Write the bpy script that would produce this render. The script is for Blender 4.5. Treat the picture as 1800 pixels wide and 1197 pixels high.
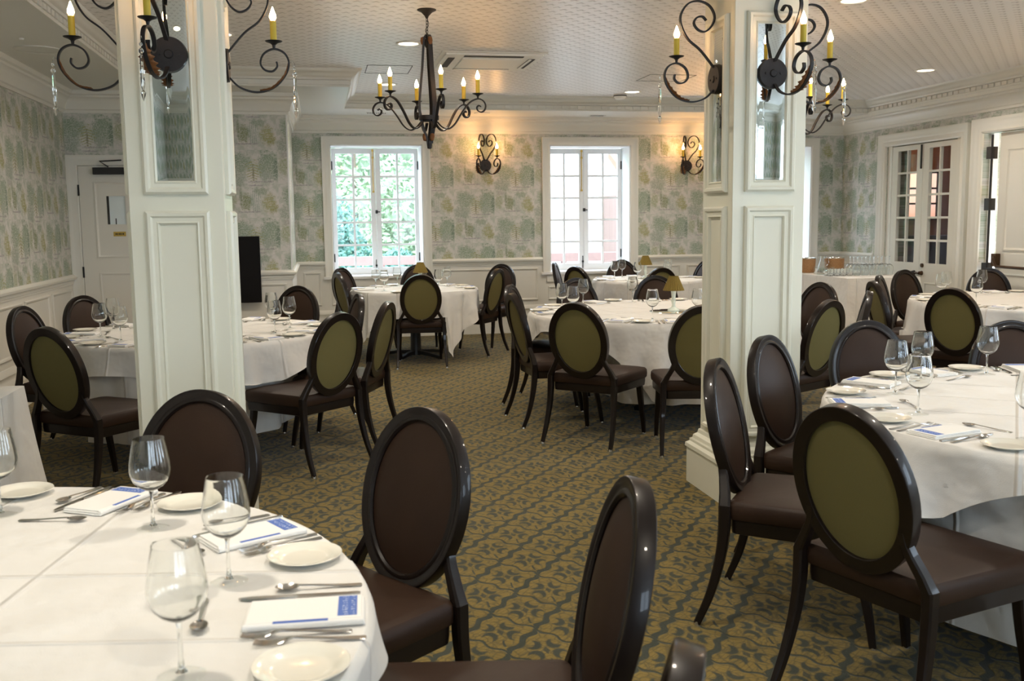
import bpy, bmesh, math, random
from math import sin, cos, pi, radians as R
from mathutils import Vector, Matrix
for _o in list(bpy.data.objects): bpy.data.objects.remove(_o)
SC = bpy.context.scene
COL = SC.collection
random.seed(7)

# ------------------------------------------------------------------ camera, sky, sun, exposure
camd = bpy.data.cameras.new('camera')
camd.sensor_width = 36.0
camd.lens = 1734.0 / 1800.0 * 36.0
camd.clip_start = 0.05
camd.dof.use_dof = True
camd.dof.focus_distance = 5.6
camd.dof.aperture_fstop = 6.3
cam = bpy.data.objects.new('camera', camd); COL.objects.link(cam)
def _cam_rot(p, y, r):
    cy, sy, cp, sp, cr, sr = cos(y), sin(y), cos(p), sin(p), cos(r), sin(r)
    Rz = Matrix(((cy, -sy, 0), (sy, cy, 0), (0, 0, 1)))
    B = Matrix(((1, 0, 0), (0, 0, -1), (0, 1, 0)))
    P = Matrix(((1, 0, 0), (0, cp, -sp), (0, sp, cp)))
    Q = Matrix(((cr, -sr, 0), (sr, cr, 0), (0, 0, 1)))
    M = Q @ P @ B @ Rz
    return Matrix((M[0], -M[1], -M[2])).transposed()
cam.matrix_world = Matrix.Translation((0, 0, 1.5)) @ _cam_rot(0.121878611, 0.191743152, -0.0118497452).to_4x4()
SC.camera = cam

world = bpy.data.worlds.new('sky'); SC.world = world; world.use_nodes = True
_bg = world.node_tree.nodes['Background']
_bg.inputs[0].default_value = (0.70, 0.83, 1.0, 1); _bg.inputs[1].default_value = 4.6

sund = bpy.data.lights.new('sun', 'SUN'); sund.energy = 2.0; sund.angle = 0.02; sund.color = (1, .95, .86)
sun = bpy.data.objects.new('sun', sund); COL.objects.link(sun)
sun.rotation_euler = (R(12), R(-28), 0)

SC.view_settings.view_transform = 'Standard'; SC.view_settings.look = 'None'
SC.view_settings.gamma = 1.0; SC.view_settings.use_curve_mapping = False
SC.view_settings.exposure = 1.58
SC.cycles.max_bounces = 20; SC.cycles.transmission_bounces = 20; SC.cycles.transparent_max_bounces = 20; SC.cycles.glossy_bounces = 6; SC.cycles.diffuse_bounces = 5
SC.cycles.sample_clamp_indirect = 4.0
DOWN_W = 6.6          # watts of one recessed downlight

# ------------------------------------------------------------------ node helpers
class NT:
    def __init__(s, name):
        s.mat = bpy.data.materials.new(name); s.mat.use_nodes = True
        s.t = s.mat.node_tree; s.t.nodes.clear()
        s.out = s.t.nodes.new('ShaderNodeOutputMaterial')
    def n(s, typ, **kw):
        nd = s.t.nodes.new(typ)
        for k, v in kw.items(): setattr(nd, k, v)
        return nd
    def link(s, a, b): s.t.links.new(a, b)
    def put(s, inp, v):
        if isinstance(v, (int, float)):
            inp.default_value = v
        elif isinstance(v, (tuple, list)):
            inp.default_value = tuple(v) + ((1,) if len(v) == 3 and inp.type == 'RGBA' else ())
        else: s.link(v, inp)
    def m(s, op, a, b=None, c=None, clamp=False):
        nd = s.n('ShaderNodeMath', operation=op); nd.use_clamp = clamp
        for i, v in enumerate((a, b, c)):
            if v is not None: s.put(nd.inputs[i], v)
        return nd.outputs[0]
    def add(s, a, b): return s.m('ADD', a, b)
    def sub(s, a, b): return s.m('SUBTRACT', a, b)
    def mul(s, a, b): return s.m('MULTIPLY', a, b)
    def step(s, x, e0, e1):       # smooth 0..1 as x goes e0..e1
        nd = s.n('ShaderNodeMapRange', interpolation_type='SMOOTHSTEP')
        s.put(nd.inputs[0], x); nd.inputs[1].default_value = e0; nd.inputs[2].default_value = e1
        return nd.outputs[0]
    def mix(s, f, a, b, blend='MIX'):
        nd = s.n('ShaderNodeMix', data_type='RGBA', blend_type=blend)
        s.put(nd.inputs[0], f); s.put(nd.inputs[6], a); s.put(nd.inputs[7], b)
        return nd.outputs[2]
    def coord(s, which='Object'):
        return s.n('ShaderNodeTexCoord').outputs[which]
    def xyz(s, v):
        nd = s.n('ShaderNodeSeparateXYZ'); s.link(v, nd.inputs[0]); return nd.outputs
    def vec(s, x, y, z=0.0):
        nd = s.n('ShaderNodeCombineXYZ')
        for i, v in enumerate((x, y, z)): s.put(nd.inputs[i], v)
        return nd.outputs[0]
    def noise(s, v, scale, detail=2.0, rough=.5):
        nd = s.n('ShaderNodeTexNoise'); s.link(v, nd.inputs['Vector'])
        nd.inputs['Scale'].default_value = scale; nd.inputs['Detail'].default_value = detail; nd.inputs['Roughness'].default_value = rough
        return nd.outputs[0]
    def bump(s, h, strength=.3, dist=.01):
        nd = s.n('ShaderNodeBump'); s.link(h, nd.inputs['Height'])
        nd.inputs['Strength'].default_value = strength; nd.inputs['Distance'].default_value = dist
        return nd.outputs[0]
    def bsdf(s, color, rough=.5, metal=0.0, normal=None, **kw):
        b = s.n('ShaderNodeBsdfPrincipled')
        s.put(b.inputs['Base Color'], color); s.put(b.inputs['Roughness'], rough); s.put(b.inputs['Metallic'], metal)
        if normal is not None: s.link(normal, b.inputs['Normal'])
        for k, v in kw.items(): s.put(b.inputs[k.replace('_', ' ')], v)
        s.link(b.outputs[0], s.out.inputs[0]); return b
    def emit(s, col, k, bsdf=None):
        b = bsdf or s.bsdf((.8, .8, .8), .5)
        s.put(b.inputs['Emission Color'], col); s.put(b.inputs['Emission Strength'], k)

def plain(name, col, rough=.5, metal=0.0, mottling=.06, scale=9.0, bump=0.0, bscale=120.0, **kw):
    t = NT(name); c = t.coord()
    f = t.noise(c, scale, 3)
    dark = tuple(x * (1 - mottling) for x in col); lite = tuple(min(1, x * (1 + mottling)) for x in col)
    nrm = t.bump(t.noise(c, bscale, 2), .4, bump) if bump else None
    t.bsdf(t.mix(f, dark, lite), rough, metal, nrm, **kw)
    return t.mat

MAT = {}
MAT['paint'] = plain('cream_gloss_paint', (.76, .755, .64), .28, mottling=.02, scale=3)
MAT['trim'] = plain('cream_trim_paint', (.74, .725, .655), .32, mottling=.02, scale=3)
MAT['wainscot'] = plain('cream_wainscot_paint', (.72, .70, .635), .38, mottling=.02, scale=3)
MAT['soffit'] = plain('soffit_paint', (.70, .695, .655), .35, mottling=.02, scale=3)
MAT['door'] = plain('door_paint', (.72, .70, .63), .35, mottling=.02, scale=4)
MAT['white'] = plain('white_window_paint', (.80, .80, .79), .35, mottling=.02, scale=4)
MAT['wood'] = plain('dark_espresso_wood', (.0095, .0058, .0045), .36, mottling=.25, scale=25, Specular_IOR_Level=.2, Coat_Weight=.26, Coat_Roughness=.05)
MAT['iron'] = plain('black_wrought_iron', (.016, .015, .016), .48, metal=.35, mottling=.35, scale=30, bump=.0015, bscale=90)
MAT['rust'] = plain('rusted_leaf_metal', (.20, .085, .03), .5, metal=.6, mottling=.55, scale=45)
MAT['wax'] = plain('yellow_candle_sleeve', (.62, .46, .045), .5, mottling=.12, scale=20, Subsurface_Weight=.0)
MAT['black'] = plain('black_plastic', (.012, .011, .012), .42, mottling=.1)
MAT['bronze'] = plain('dark_bronze', (.09, .05, .028), .35, metal=.85, mottling=.15)
MAT['brass'] = plain('brass', (.55, .38, .10), .35, metal=.9, mottling=.15)
MAT['steel'] = plain('polished_steel', (.60, .58, .55), .18, metal=1.0, mottling=.06)
MAT['china'] = plain('ivory_china', (.83, .80, .70), .12, mottling=.015, Coat_Weight=.4)
MAT['acwhite'] = plain('off_white_plastic', (.86, .85, .80), .45, mottling=.02)
MAT['slot'] = plain('dark_slot', (.02, .018, .016), .7, mottling=.1)
MAT['shade'] = plain('olive_pleated_fabric', (.17, .115, .014), .8, mottling=.2, scale=60)
MAT['crystal_base'] = plain('frosted_glass_stand', (.75, .82, .74), .12, mottling=.05)
MAT['tub'] = plain('brown_wicker', (.36, .19, .08), .7, mottling=.35, scale=60, bump=.004, bscale=60)
MAT['terrace'] = plain('pale_terrace_stone', (.32, .30, .28), .8, mottling=.15)
MAT['pinkwall'] = plain('pink_render', (.24, .155, .14), .85, mottling=.1)
MAT['white_render'] = plain('overexposed_white_render', (.40, .40, .39), .9, mottling=.10, scale=2)  # pale tone stands for the overexposed view outdoors
MAT['hedge'] = plain('dense_hedge_leaves', (.24, .33, .21), .8, mottling=.75, scale=5)
MAT['shutter'] = plain('pale_teal_shutter_paint', (.11, .14, .14), .6, mottling=.05)
MAT['roof'] = plain('orange_roof_tile', (.21, .11, .075), .8, mottling=.25, scale=12)
MAT['darkroom'] = plain('brown_panelling', (.13, .055, .025), .5, mottling=.3)
MAT['corridor'] = plain('warm_corridor_paint', (.78, .62, .40), .6, mottling=.03)
MAT['bark'] = plain('bark', (.10, .075, .05), .9, mottling=.3)

def mat_leather():
    t = NT('brown_leather'); c = t.coord()
    n = t.noise(c, 260, 2); big = t.noise(c, 7, 2)
    t.bsdf(t.mix(big, (.022, .0108, .0064), (.038, .0195, .0110)), .48, 0, t.bump(n, .25, .0012), Specular_IOR_Level=.22); return t.mat
MAT['leather'] = mat_leather()

def mat_olive():
    t = NT('olive_woven_fabric'); c = t.coord(); x, y, z = t.xyz(c)
    w1 = t.m('SINE', t.mul(t.add(x, z), 900.0)); w2 = t.m('SINE', t.mul(t.sub(x, z), 900.0))
    w = t.mul(t.add(t.mul(w1, w2), 1.0), .5)
    t.bsdf(t.mix(w, (.108, .090, .027), (.190, .164, .062)), .85, 0, t.bump(w, .25, .001), Specular_IOR_Level=.3); return t.mat
MAT['olive'] = mat_olive()

def mat_cloth(name, col):
    t = NT(name); c = t.coord(); x, y, z = t.xyz(c)
    def crease(v, at):
        d = t.m('ABSOLUTE', t.sub(t.m('ABSOLUTE', v), at)); return t.sub(1.0, t.step(d, 0.0, .012))
    cr = t.add(t.add(crease(x, .34), crease(y, .34)), t.add(crease(x, .0), crease(y, .0)))
    big = t.noise(c, 4.5, 3); wv = t.noise(c, 320, 1)
    h = t.add(t.mul(cr, .6), t.add(t.mul(big, 2.6), t.mul(wv, .05)))
    t.bsdf(col, .75, 0, t.bump(h, .7, .016), Sheen_Weight=.15); return t.mat
MAT['cloth'] = mat_cloth('white_table_linen', (.74, .725, .69))
MAT['skirt'] = mat_cloth('grey_white_under_linen', (.66, .64, .60))

def mat_napkin():
    t = NT('white_napkin_blue_print'); x, y, z = t.xyz(t.coord())
    # printed band near the outer end, with a row of small white letter-like strokes, and a blue hem stripe on the folded side
    band = t.mul(t.mul(t.step(y, -.098, -.096), t.sub(1.0, t.step(y, -.062, -.060))), t.mul(t.step(x, -.046, -.044), t.sub(1.0, t.step(x, .052, .054))))
    s1 = t.m('PINGPONG', t.mul(x, 95.0), .5); s2 = t.noise(t.vec(t.mul(x, 1.0), t.mul(y, 1.0), 0.0), 190, 2)
    rows = t.step(t.m('PINGPONG', t.mul(y, 60.0), .5), .12, .22)
    glyph = t.mul(t.mul(t.step(t.add(t.mul(s1, .5), s2), .68, .76), rows), .75)
    glyph = t.mul(glyph, t.mul(t.step(y, -.094, -.092), t.sub(1.0, t.step(y, -.067, -.065))))
    hem = t.mul(t.mul(t.step(x, -.062, -.061), t.sub(1.0, t.step(x, -.052, -.051))), t.mul(t.step(y, -.045, -.044), t.sub(1.0, t.step(y, .055, .056))))
    blue = t.mix(glyph, (.085, .16, .47), (.62, .68, .80))
    col = t.mix(t.m('MAXIMUM', band, hem), (.84, .83, .80), blue)
    t.bsdf(col, .8, 0, t.bump(t.noise(t.coord(), 300, 1), .2, .001)); return t.mat
MAT['napkin'] = mat_napkin()

def mat_thin_glass(name, tint=(.97, .985, .975), refl=1.0):
    t = NT(name)
    tr = t.n('ShaderNodeBsdfTransparent'); tr.inputs[0].default_value = (*tint, 1)
    gl = t.n('ShaderNodeBsdfGlossy'); gl.inputs[0].default_value = (1, 1, 1, 1); gl.inputs['Roughness'].default_value = .02
    f = t.n('ShaderNodeLayerWeight'); f.inputs[0].default_value = .5
    fc = t.add(.045, t.mul(t.m('POWER', f.outputs['Facing'], 4.0), .62))
    rough = t.mul(t.noise(t.coord(), 3.0, 1), .012)
    mx = t.n('ShaderNodeMixShader'); t.link(t.m('MULTIPLY', t.add(fc, rough), refl, clamp=True), mx.inputs[0])
    t.link(tr.outputs[0], mx.inputs[1]); t.link(gl.outputs[0], mx.inputs[2]); t.link(mx.outputs[0], t.out.inputs[0]); return t.mat
MAT['bowl'] = mat_thin_glass('clear_bowl_glass', (.965, .975, .965), 1.0)
MAT['pane'] = mat_thin_glass('window_pane_glass', (.95, .98, .97), .45)
def mat_glass():
    t = NT('solid_clear_glass'); g = t.n('ShaderNodeBsdfGlass'); g.inputs['IOR'].default_value = 1.48
    t.link(t.mix(t.noise(t.coord(), 5, 1), (.97, .98, .97), (1, 1, 1)), g.inputs[0])
    t.link(g.outputs[0], t.out.inputs[0]); return t.mat
MAT['glass'] = mat_glass()
def mat_mirror():
    t = NT('bevelled_mirror'); t.bsdf(t.mix(t.noise(t.coord(), 4, 1), (.80, .84, .81), (.84, .87, .84)), .015, 1.0); return t.mat
MAT['mirror'] = mat_mirror()
def mat_emit(name, lo, hi, k):
    t = NT(name); x, y, z = t.xyz(t.coord('Generated'))
    b = t.bsdf((.9, .85, .7), .4); t.emit(t.mix(t.step(z, .0, .45), lo, hi), k, b); return t.mat
MAT['bulb'] = mat_emit('glowing_flame_bulb', (1.0, .30, .06), (1.0, .66, .32), 34.0)
MAT['diffuser'] = mat_emit('lit_diffuser', (1, .84, .62), (1, .84, .62), 2.6)
MAT['grey_white'] = plain('pale_blue_grey_paint', (.80, .84, .88), .4, mottling=.03)
MAT['screen'] = plain('matt_black_screen', (.006, .005, .005), .6, mottling=.1, Specular_IOR_Level=.15)

def mat_carpet():
    t = NT('gold_green_damask_carpet'); c = t.coord(); x, y, z = t.xyz(c)
    wob = t.noise(c, 9, 2)
    u = t.add(t.m('DIVIDE', t.sub(x, .868), .266), t.mul(t.sub(wob, .5), .10)); v = t.add(t.m('DIVIDE', t.sub(y, 4.32), .366), t.mul(t.sub(wob, .5), .06))
    fu = t.sub(t.m('FRACT', t.add(u, .5)), .5); fv = t.sub(t.m('FRACT', v), .5)
    au = t.m('ABSOLUTE', fu); av = t.m('ABSOLUTE', fv)
    s = t.add(au, av)
    ripple = t.mul(t.m('SINE', t.mul(t.sub(au, av), 12.6)), .045)
    d = t.m('ABSOLUTE', t.sub(t.add(s, ripple), .5))
    thick = t.add(.026, t.mul(t.m('LESS_THAN', t.mul(fu, fv), 0.0), .036))
    line = t.sub(1.0, t.step(t.sub(d, thick), -.012, .022))
    inside = t.m('LESS_THAN', s, .5)
    def fold(f):   # local coordinate in the diamond that holds the point
        o = t.sub(f, t.mul(t.m('SIGN', f), .5)); return t.add(t.mul(inside, f), t.mul(t.sub(1.0, inside), o))
    p = t.m('ABSOLUTE', fold(fu)); q = fold(fv)
    def crescent(cx, cy, r, ox, oy, r2):
        d1 = t.m('SQRT', t.add(t.m('POWER', t.sub(p, cx), 2.0), t.m('POWER', t.sub(q, cy), 2.0)))
        d2 = t.m('SQRT', t.add(t.m('POWER', t.sub(p, cx + ox), 2.0), t.m('POWER', t.sub(q, cy + oy), 2.0)))
        return t.mul(t.sub(1.0, t.step(d1, r - .015, r + .02)), t.step(d2, r2 - .02, r2 + .01))
    cur = t.m('MAXIMUM', crescent(.135, .13, .10, .055, .04, .082), crescent(.165, -.10, .105, .05, -.045, .088))
    cur = t.m('MAXIMUM', cur, t.mul(t.sub(1.0, t.step(t.add(t.mul(p, 1.6), t.m('ABSOLUTE', t.add(q, .005))), .06, .10)), .9))
    stem = t.mul(t.sub(1.0, t.step(p, .008, .022)), t.step(t.m('ABSOLUTE', t.add(q, .27)), .09, .06))
    cur = t.m('MAXIMUM', cur, stem)
    vein = t.step(t.m('SINE', t.add(t.mul(q, 95.0), t.mul(p, 60.0))), .55, .95)
    vo = t.n('ShaderNodeTexVoronoi', feature='DISTANCE_TO_EDGE'); vo.inputs['Scale'].default_value = 23.0
    wv = t.n('ShaderNodeVectorMath', operation='ADD'); t.link(c, wv.inputs[0]); t.link(t.vec(t.mul(wob, .05), t.mul(t.noise(c, 14, 2), .05), 0.0), wv.inputs[1]); t.link(wv.outputs[0], vo.inputs['Vector'])
    curl = t.sub(1.0, t.step(vo.outputs['Distance'], .03, .10))
    grain = t.noise(c, 420, 1); mott = t.noise(c, 60, 2)
    gold = t.mix(mott, (.185, .122, .019), (.27, .190, .040))
    gold = t.mix(t.mul(vein, .38), gold, (.075, .05, .016))
    gold = t.mix(t.mul(curl, .55), gold, (.075, .062, .024))
    col = t.mix(t.m('MAXIMUM', line, cur, clamp=True), gold, (.034, .041, .026))
    col = t.mix(t.mul(grain, .45), col, t.mix(.5, col, (.05, .045, .03)))
    t.bsdf(col, .95, 0, t.bump(t.add(grain, t.mul(line, -.8)), .5, .004), Sheen_Weight=.20, Sheen_Roughness=.25); return t.mat
MAT['carpet'] = mat_carpet()

def mat_paper(name, axis):
    t = NT(name); c = t.coord(); X, Y, Z = t.xyz(c)
    a = X if axis == 'x' else Y
    cw = t.m('DIVIDE', t.sub(a, 1.75), .535)
    ci = t.m('FLOOR', cw); P = t.mul(t.m('FRACT', cw), .535)
    odd = t.mul(t.m('FRACT', t.mul(ci, .5)), 2.0)
    Q = t.mul(t.m('FRACT', t.m('DIVIDE', t.add(t.sub(Z, 1.20), t.mul(odd, .35)), .70)), .70)
    loc = t.vec(P, Q, 0.0)
    n1 = t.noise(loc, 34, 4, .7); n2 = t.noise(loc, 75, 3, .65); n3 = t.noise(c, 3.0, 2)
    def blob(cx, cy, rx, ry, soft=.45, dens=1.0):
        dx = t.m('DIVIDE', t.sub(P, cx), rx); dy = t.m('DIVIDE', t.sub(Q, cy), ry)
        d = t.m('SQRT', t.add(t.mul(dx, dx), t.mul(dy, dy)))
        d = t.add(d, t.mul(t.sub(n1, .5), 1.9))
        return t.mul(t.sub(1.0, t.step(d, 1.0 - soft, 1.0 + .12)), dens)
    base = t.mix(t.noise(loc, 7, 3), (.60, .57, .53), (.73, .71, .66))
    wash = t.step(t.noise(loc, 9, 4, .65), .42, .60)
    col = t.mix(t.mul(wash, .75), base, (.44, .49, .40))
    col = t.mix(t.mul(t.step(n2, .52, .70), .40), col, (.33, .375, .31))
    def lay(mask, colr, tex=n2, lo=.36, hi=.62):
        nonlocal col
        col = t.mix(t.mul(mask, t.add(.30, t.mul(t.step(tex, lo, hi), .70))), col, colr)
    stripes = t.step(t.m('SINE', t.mul(P, 330.0)), -.2, .6)
    branch = t.step(t.m('SINE', t.add(t.mul(Q, 230.0), t.mul(t.m('ABSOLUTE', t.sub(P, .28)), 90.0))), -.3, .5)
    lay(blob(.15, .57, .13, .12), (0.219, 0.302, 0.190))
    lay(blob(.10, .40, .12, .09), (0.291, 0.343, 0.260))
    lay(blob(.435, .53, .115, .165, .3), (0.219, 0.302, 0.194))
    lay(blob(.515, .50, .026, .135, .5), (0.122, 0.199, 0.125))
    lay(t.mul(blob(.42, .43, .085, .06), stripes), (0.444, 0.462, 0.428))
    lay(t.mul(blob(.285, .485, .085, .125, .4), branch), (0.332, 0.333, 0.087))
    lay(blob(.285, .455, .014, .10, .6), (0.189, 0.178, 0.073))
    lay(blob(.20, .165, .062, .10, .4), (0.198, 0.235, 0.082))
    lay(blob(.15, .22, .018, .12, .5), (0.209, 0.250, 0.138))
    lay(t.mul(blob(.30, .18, .06, .15, .4), stripes), (0.198, 0.296, 0.228))
    lay(blob(.44, .15, .075, .115, .5), (0.332, 0.327, 0.101))
    lay(blob(.49, .10, .045, .06, .5), (0.321, 0.307, 0.096))
    lay(blob(.06, .19, .065, .11, .5), (0.321, 0.363, 0.194))
    lay(blob(.36, .28, .10, .05, .6), (0.291, 0.353, 0.251))
    lay(blob(.09, .30, .07, .04, .6), (0.403, 0.394, 0.354))
    for (gy, x0, x1) in ((.062, .10, .36), (.372, .22, .50), (.335, .22, .40)):
        g = t.mul(t.sub(1.0, t.step(t.m('ABSOLUTE', t.add(t.sub(Q, gy), t.mul(t.sub(n1, .5), .03))), .002, .010)), t.mul(t.step(P, x0, x0 + .04), t.sub(1.0, t.step(P, x1 - .04, x1))))
        lay(g, (.30, .28, .29))
    col = t.mix(t.mul(n3, .18), col, (.55, .52, .54))
    t.bsdf(col, .62, 0, t.bump(n2, .08, .002)); return t.mat
MAT['paper_x'] = mat_paper('tree_toile_wallpaper', 'x')
MAT['paper_y'] = mat_paper('tree_toile_wallpaper_side', 'y')

def mat_ceiling():
    t = NT('embossed_ceiling_paper'); c = t.coord(); x, y, z = t.xyz(c)
    v = t.m('DIVIDE', y, .0755); ri = t.m('FLOOR', v); odd = t.mul(t.m('FRACT', t.mul(ri, .5)), 2.0)
    fv = t.sub(t.m('FRACT', v), .5)
    fu = t.sub(t.m('FRACT', t.add(t.m('DIVIDE', x, .127), t.mul(odd, .5))), .5)
    bird = t.add(fv, t.mul(t.m('COSINE', t.mul(fu, 18.0)), .13))
    d = t.m('SQRT', t.add(t.m('POWER', t.mul(fu, 3.0), 2.0), t.m('POWER', t.mul(bird, 3.4), 2.0)))
    k = t.sub(1.0, t.step(d, .35, 1.0))
    col = t.mix(k, t.mix(t.noise(c, 1.2, 2), (.83, .80, .785), (.87, .845, .83)), (.59, .56, .545))  # raised dashes also toned darker, their relief shading put into the colour
    t.bsdf(col, .34, 0, t.bump(k, .55, .006)); return t.mat
MAT['ceil'] = mat_ceiling()

def mat_leaf(name, c1, c2):
    t = NT(name); c = t.coord(); f = t.noise(c, 14, 3)
    b = t.bsdf(t.mix(f, c1, c2), .55)
    b.inputs['Subsurface Weight'].default_value = 0.0
    return t.mat
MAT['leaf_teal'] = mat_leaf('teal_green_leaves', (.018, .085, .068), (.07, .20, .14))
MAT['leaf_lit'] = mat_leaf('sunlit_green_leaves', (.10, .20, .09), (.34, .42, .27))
def mat_brick():
    t = NT('sunlit_brick'); b = t.n('ShaderNodeTexBrick'); t.link(t.coord(), b.inputs['Vector'])
    b.inputs['Color1'].default_value = (.17, .105, .09, 1); b.inputs['Color2'].default_value = (.20, .13, .11, 1); b.inputs['Mortar'].default_value = (.22, .2, .19, 1)
    b.inputs['Scale'].default_value = 3.5
    t.bsdf(b.outputs[0], .85); return t.mat
MAT['brick'] = mat_brick()

# ------------------------------------------------------------------ mesh helpers
class MB:
    def __init__(s): s.v = []; s.f = []; s.mi = []; s.sm = []
    def add(s, vs, fs, mi=0, smooth=False):
        b = len(s.v); s.v += [tuple(p) for p in vs]
        for f in fs: s.f.append([b + i for i in f]); s.mi.append(mi); s.sm.append(smooth)
        return s
    def box(s, x0, x1, y0, y1, z0, z1, mi=0):
        if x0 > x1: x0, x1 = x1, x0
        if y0 > y1: y0, y1 = y1, y0
        if z0 > z1: z0, z1 = z1, z0
        v = [(x, y, z) for z in (z0, z1) for y in (y0, y1) for x in (x0, x1)]
        return s.add(v, [(0, 2, 3, 1), (4, 5, 7, 6), (0, 1, 5, 4), (2, 6, 7, 3), (0, 4, 6, 2), (1, 3, 7, 5)], mi)
    def cyl(s, p0, p1, r0, r1=None, n=16, mi=0, smooth=True):
        r1 = r0 if r1 is None else r1
        p0 = Vector(p0); p1 = Vector(p1); d = (p1 - p0).normalized()
        a = d.orthogonal().normalized(); b = d.cross(a)
        v = [p0 + (a * cos(2 * pi * i / n) + b * sin(2 * pi * i / n)) * r0 for i in range(n)] + [p1 + (a * cos(2 * pi * i / n) + b * sin(2 * pi * i / n)) * r1 for i in range(n)]
        s.add(v, [(i, (i + 1) % n, n + (i + 1) % n, n + i) for i in range(n)], mi, smooth)
        s.add(v[:n], [tuple(range(n - 1, -1, -1))], mi); s.add(v[n:], [tuple(range(n))], mi); return s
    def lathe(s, prof, n=24, center=(0, 0, 0), mi=0, smooth=True, sx=1.0, sy=1.0):
        cx, cy, cz = center; v = []; f = []; m = len(prof)
        for i in range(n):
            a = 2 * pi * i / n
            for r, z in prof: v.append((cx + r * cos(a) * sx, cy + r * sin(a) * sy, cz + z))
        for i in range(n):
            j = (i + 1) % n
            for k in range(m - 1):
                q = [i * m + k, j * m + k, j * m + k + 1, i * m + k + 1]
                f.append(q)
        return s.add(v, f, mi, smooth)
    def sweep(s, path, sect, up=(0, 0, 1), closed=False, mi=0, smooth=False, scales=None, cap=True):
        """sect: list of (a, b): a along the side vector, b along the local up"""
        P = [Vector(p) for p in path]; n = len(P); m = len(sect); v = []; up = Vector(up)
        for i, p in enumerate(P):
            if closed: tg = P[(i + 1) % n] - P[i - 1]
            else: tg = P[min(i + 1, n - 1)] - P[max(i - 1, 0)]
            tg.normalize()
            side = tg.cross(up)
            if side.length < 1e-6: side = Vector((1, 0, 0))
            side.normalize(); u = side.cross(tg).normalized()
            k = scales[i] if scales else 1.0
            for a, b in sect: v.append(p + side * a * k + u * b * k)
        f = []
        for i in range(n if closed else n - 1):
            j = (i + 1) % n
            for q in range(m): f.append((i * m + q, i * m + (q + 1) % m, j * m + (q + 1) % m, j * m + q))
        s.add(v, f, mi, smooth)
        if not closed and cap:
            s.add(v[:m], [tuple(range(m - 1, -1, -1))], mi); s.add(v[-m:], [tuple(range(m))], mi)
        return s
    def tube(s, path, r, n=8, closed=False, mi=0, scales=None, up=(0, 0, 1)):
        return s.sweep(path, [(r * cos(2 * pi * i / n), r * sin(2 * pi * i / n)) for i in range(n)], up, closed, mi, True, scales)
    def prism(s, poly, axis, a0, a1, mi=0):
        """poly in the two other axes (in xyz order), extruded along axis from a0 to a1"""
        def P(u, w, a): return {'x': (a, u, w), 'y': (u, a, w), 'z': (u, w, a)}[axis]
        n = len(poly); v = [P(u, w, a0) for u, w in poly] + [P(u, w, a1) for u, w in poly]
        s.add(v, [(i, (i + 1) % n, n + (i + 1) % n, n + i) for i in range(n)], mi)
        s.add(v[:n], [tuple(range(n - 1, -1, -1))], mi); s.add(v[n:], [tuple(range(n))], mi); return s
    def ring(s, path_rect, sect_fn=None): pass
    def xform(s, M):
        s.v = [tuple(M @ Vector(p)) for p in s.v]; return s
    def merge(s, o, M=None):
        b = len(s.v); s.v += [tuple(M @ Vector(p)) if M else p for p in o.v]
        s.f += [[b + i for i in f] for f in o.f]; s.mi += o.mi; s.sm += o.sm; return s
    def build(s, name, mat, parent=None, bevel=0.0, loc=None, fix=True, seg=2):
        me = bpy.data.meshes.new(name); me.from_pydata(s.v, [], s.f)
        mats = mat if isinstance(mat, (list, tuple)) else [mat]
        for k in mats: me.materials.append(MAT[k] if isinstance(k, str) else k)
        for p, i, sm in zip(me.polygons, s.mi, s.sm): p.material_index = i; p.use_smooth = sm
        if fix:
            bm = bmesh.new(); bm.from_mesh(me); bmesh.ops.remove_doubles(bm, verts=bm.verts, dist=1e-5); bmesh.ops.recalc_face_normals(bm, faces=bm.faces); bm.to_mesh(me); bm.free()
            if not bevel: me.set_sharp_from_angle(angle=R(38))
        o = bpy.data.objects.new(name, me); COL.objects.link(o)
        if parent is not None: o.parent = parent
        if loc is not None: o.location = loc
        if bevel:
            b = o.modifiers.new('bevel', 'BEVEL'); b.width = bevel; b.segments = seg; b.limit_method = 'ANGLE'; b.angle_limit = R(40)
            for p in me.polygons: p.use_smooth = True
            try:
                w = o.modifiers.new('wn', 'WEIGHTED_NORMAL'); w.keep_sharp = True
            except Exception: pass
        return o

def tag(o, label, cat, group=None, kind=None):
    if label: o['label'] = label
    if cat: o['category'] = cat
    if group: o['group'] = group
    if kind: o['kind'] = kind
    return o
def empty(name, label, cat, loc=(0, 0, 0), rz=0.0, group=None, kind=None):
    o = bpy.data.objects.new(name, None); COL.objects.link(o); o.location = loc; o.rotation_euler = (0, 0, rz); o.empty_display_size = .1
    return tag(o, label, cat, group, kind)
KIDS = {}
def copy_tree(o, loc, rz, label=None, group=None):
    def cp(src, par):
        c = src.copy(); COL.objects.link(c)
        if par is not None: c.parent = par
        for ch in KIDS.get(src.name) or [k for k in src.children]: cp(ch, c)
        return c
    r = cp(o, None); r.location = loc; r.rotation_euler = (0, 0, rz)
    if label: r['label'] = label
    if group: r['group'] = group
    return r

# ------------------------------------------------------------------ the room
XL, XR, YB, YD, XJ, YF = -2.46, 7.25, 12.86, 10.72, -0.28, -4.0
ZS, ZC, ZR = 2.82, 2.98, 1.0      # soffit, tray ceiling, chair-rail top

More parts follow.
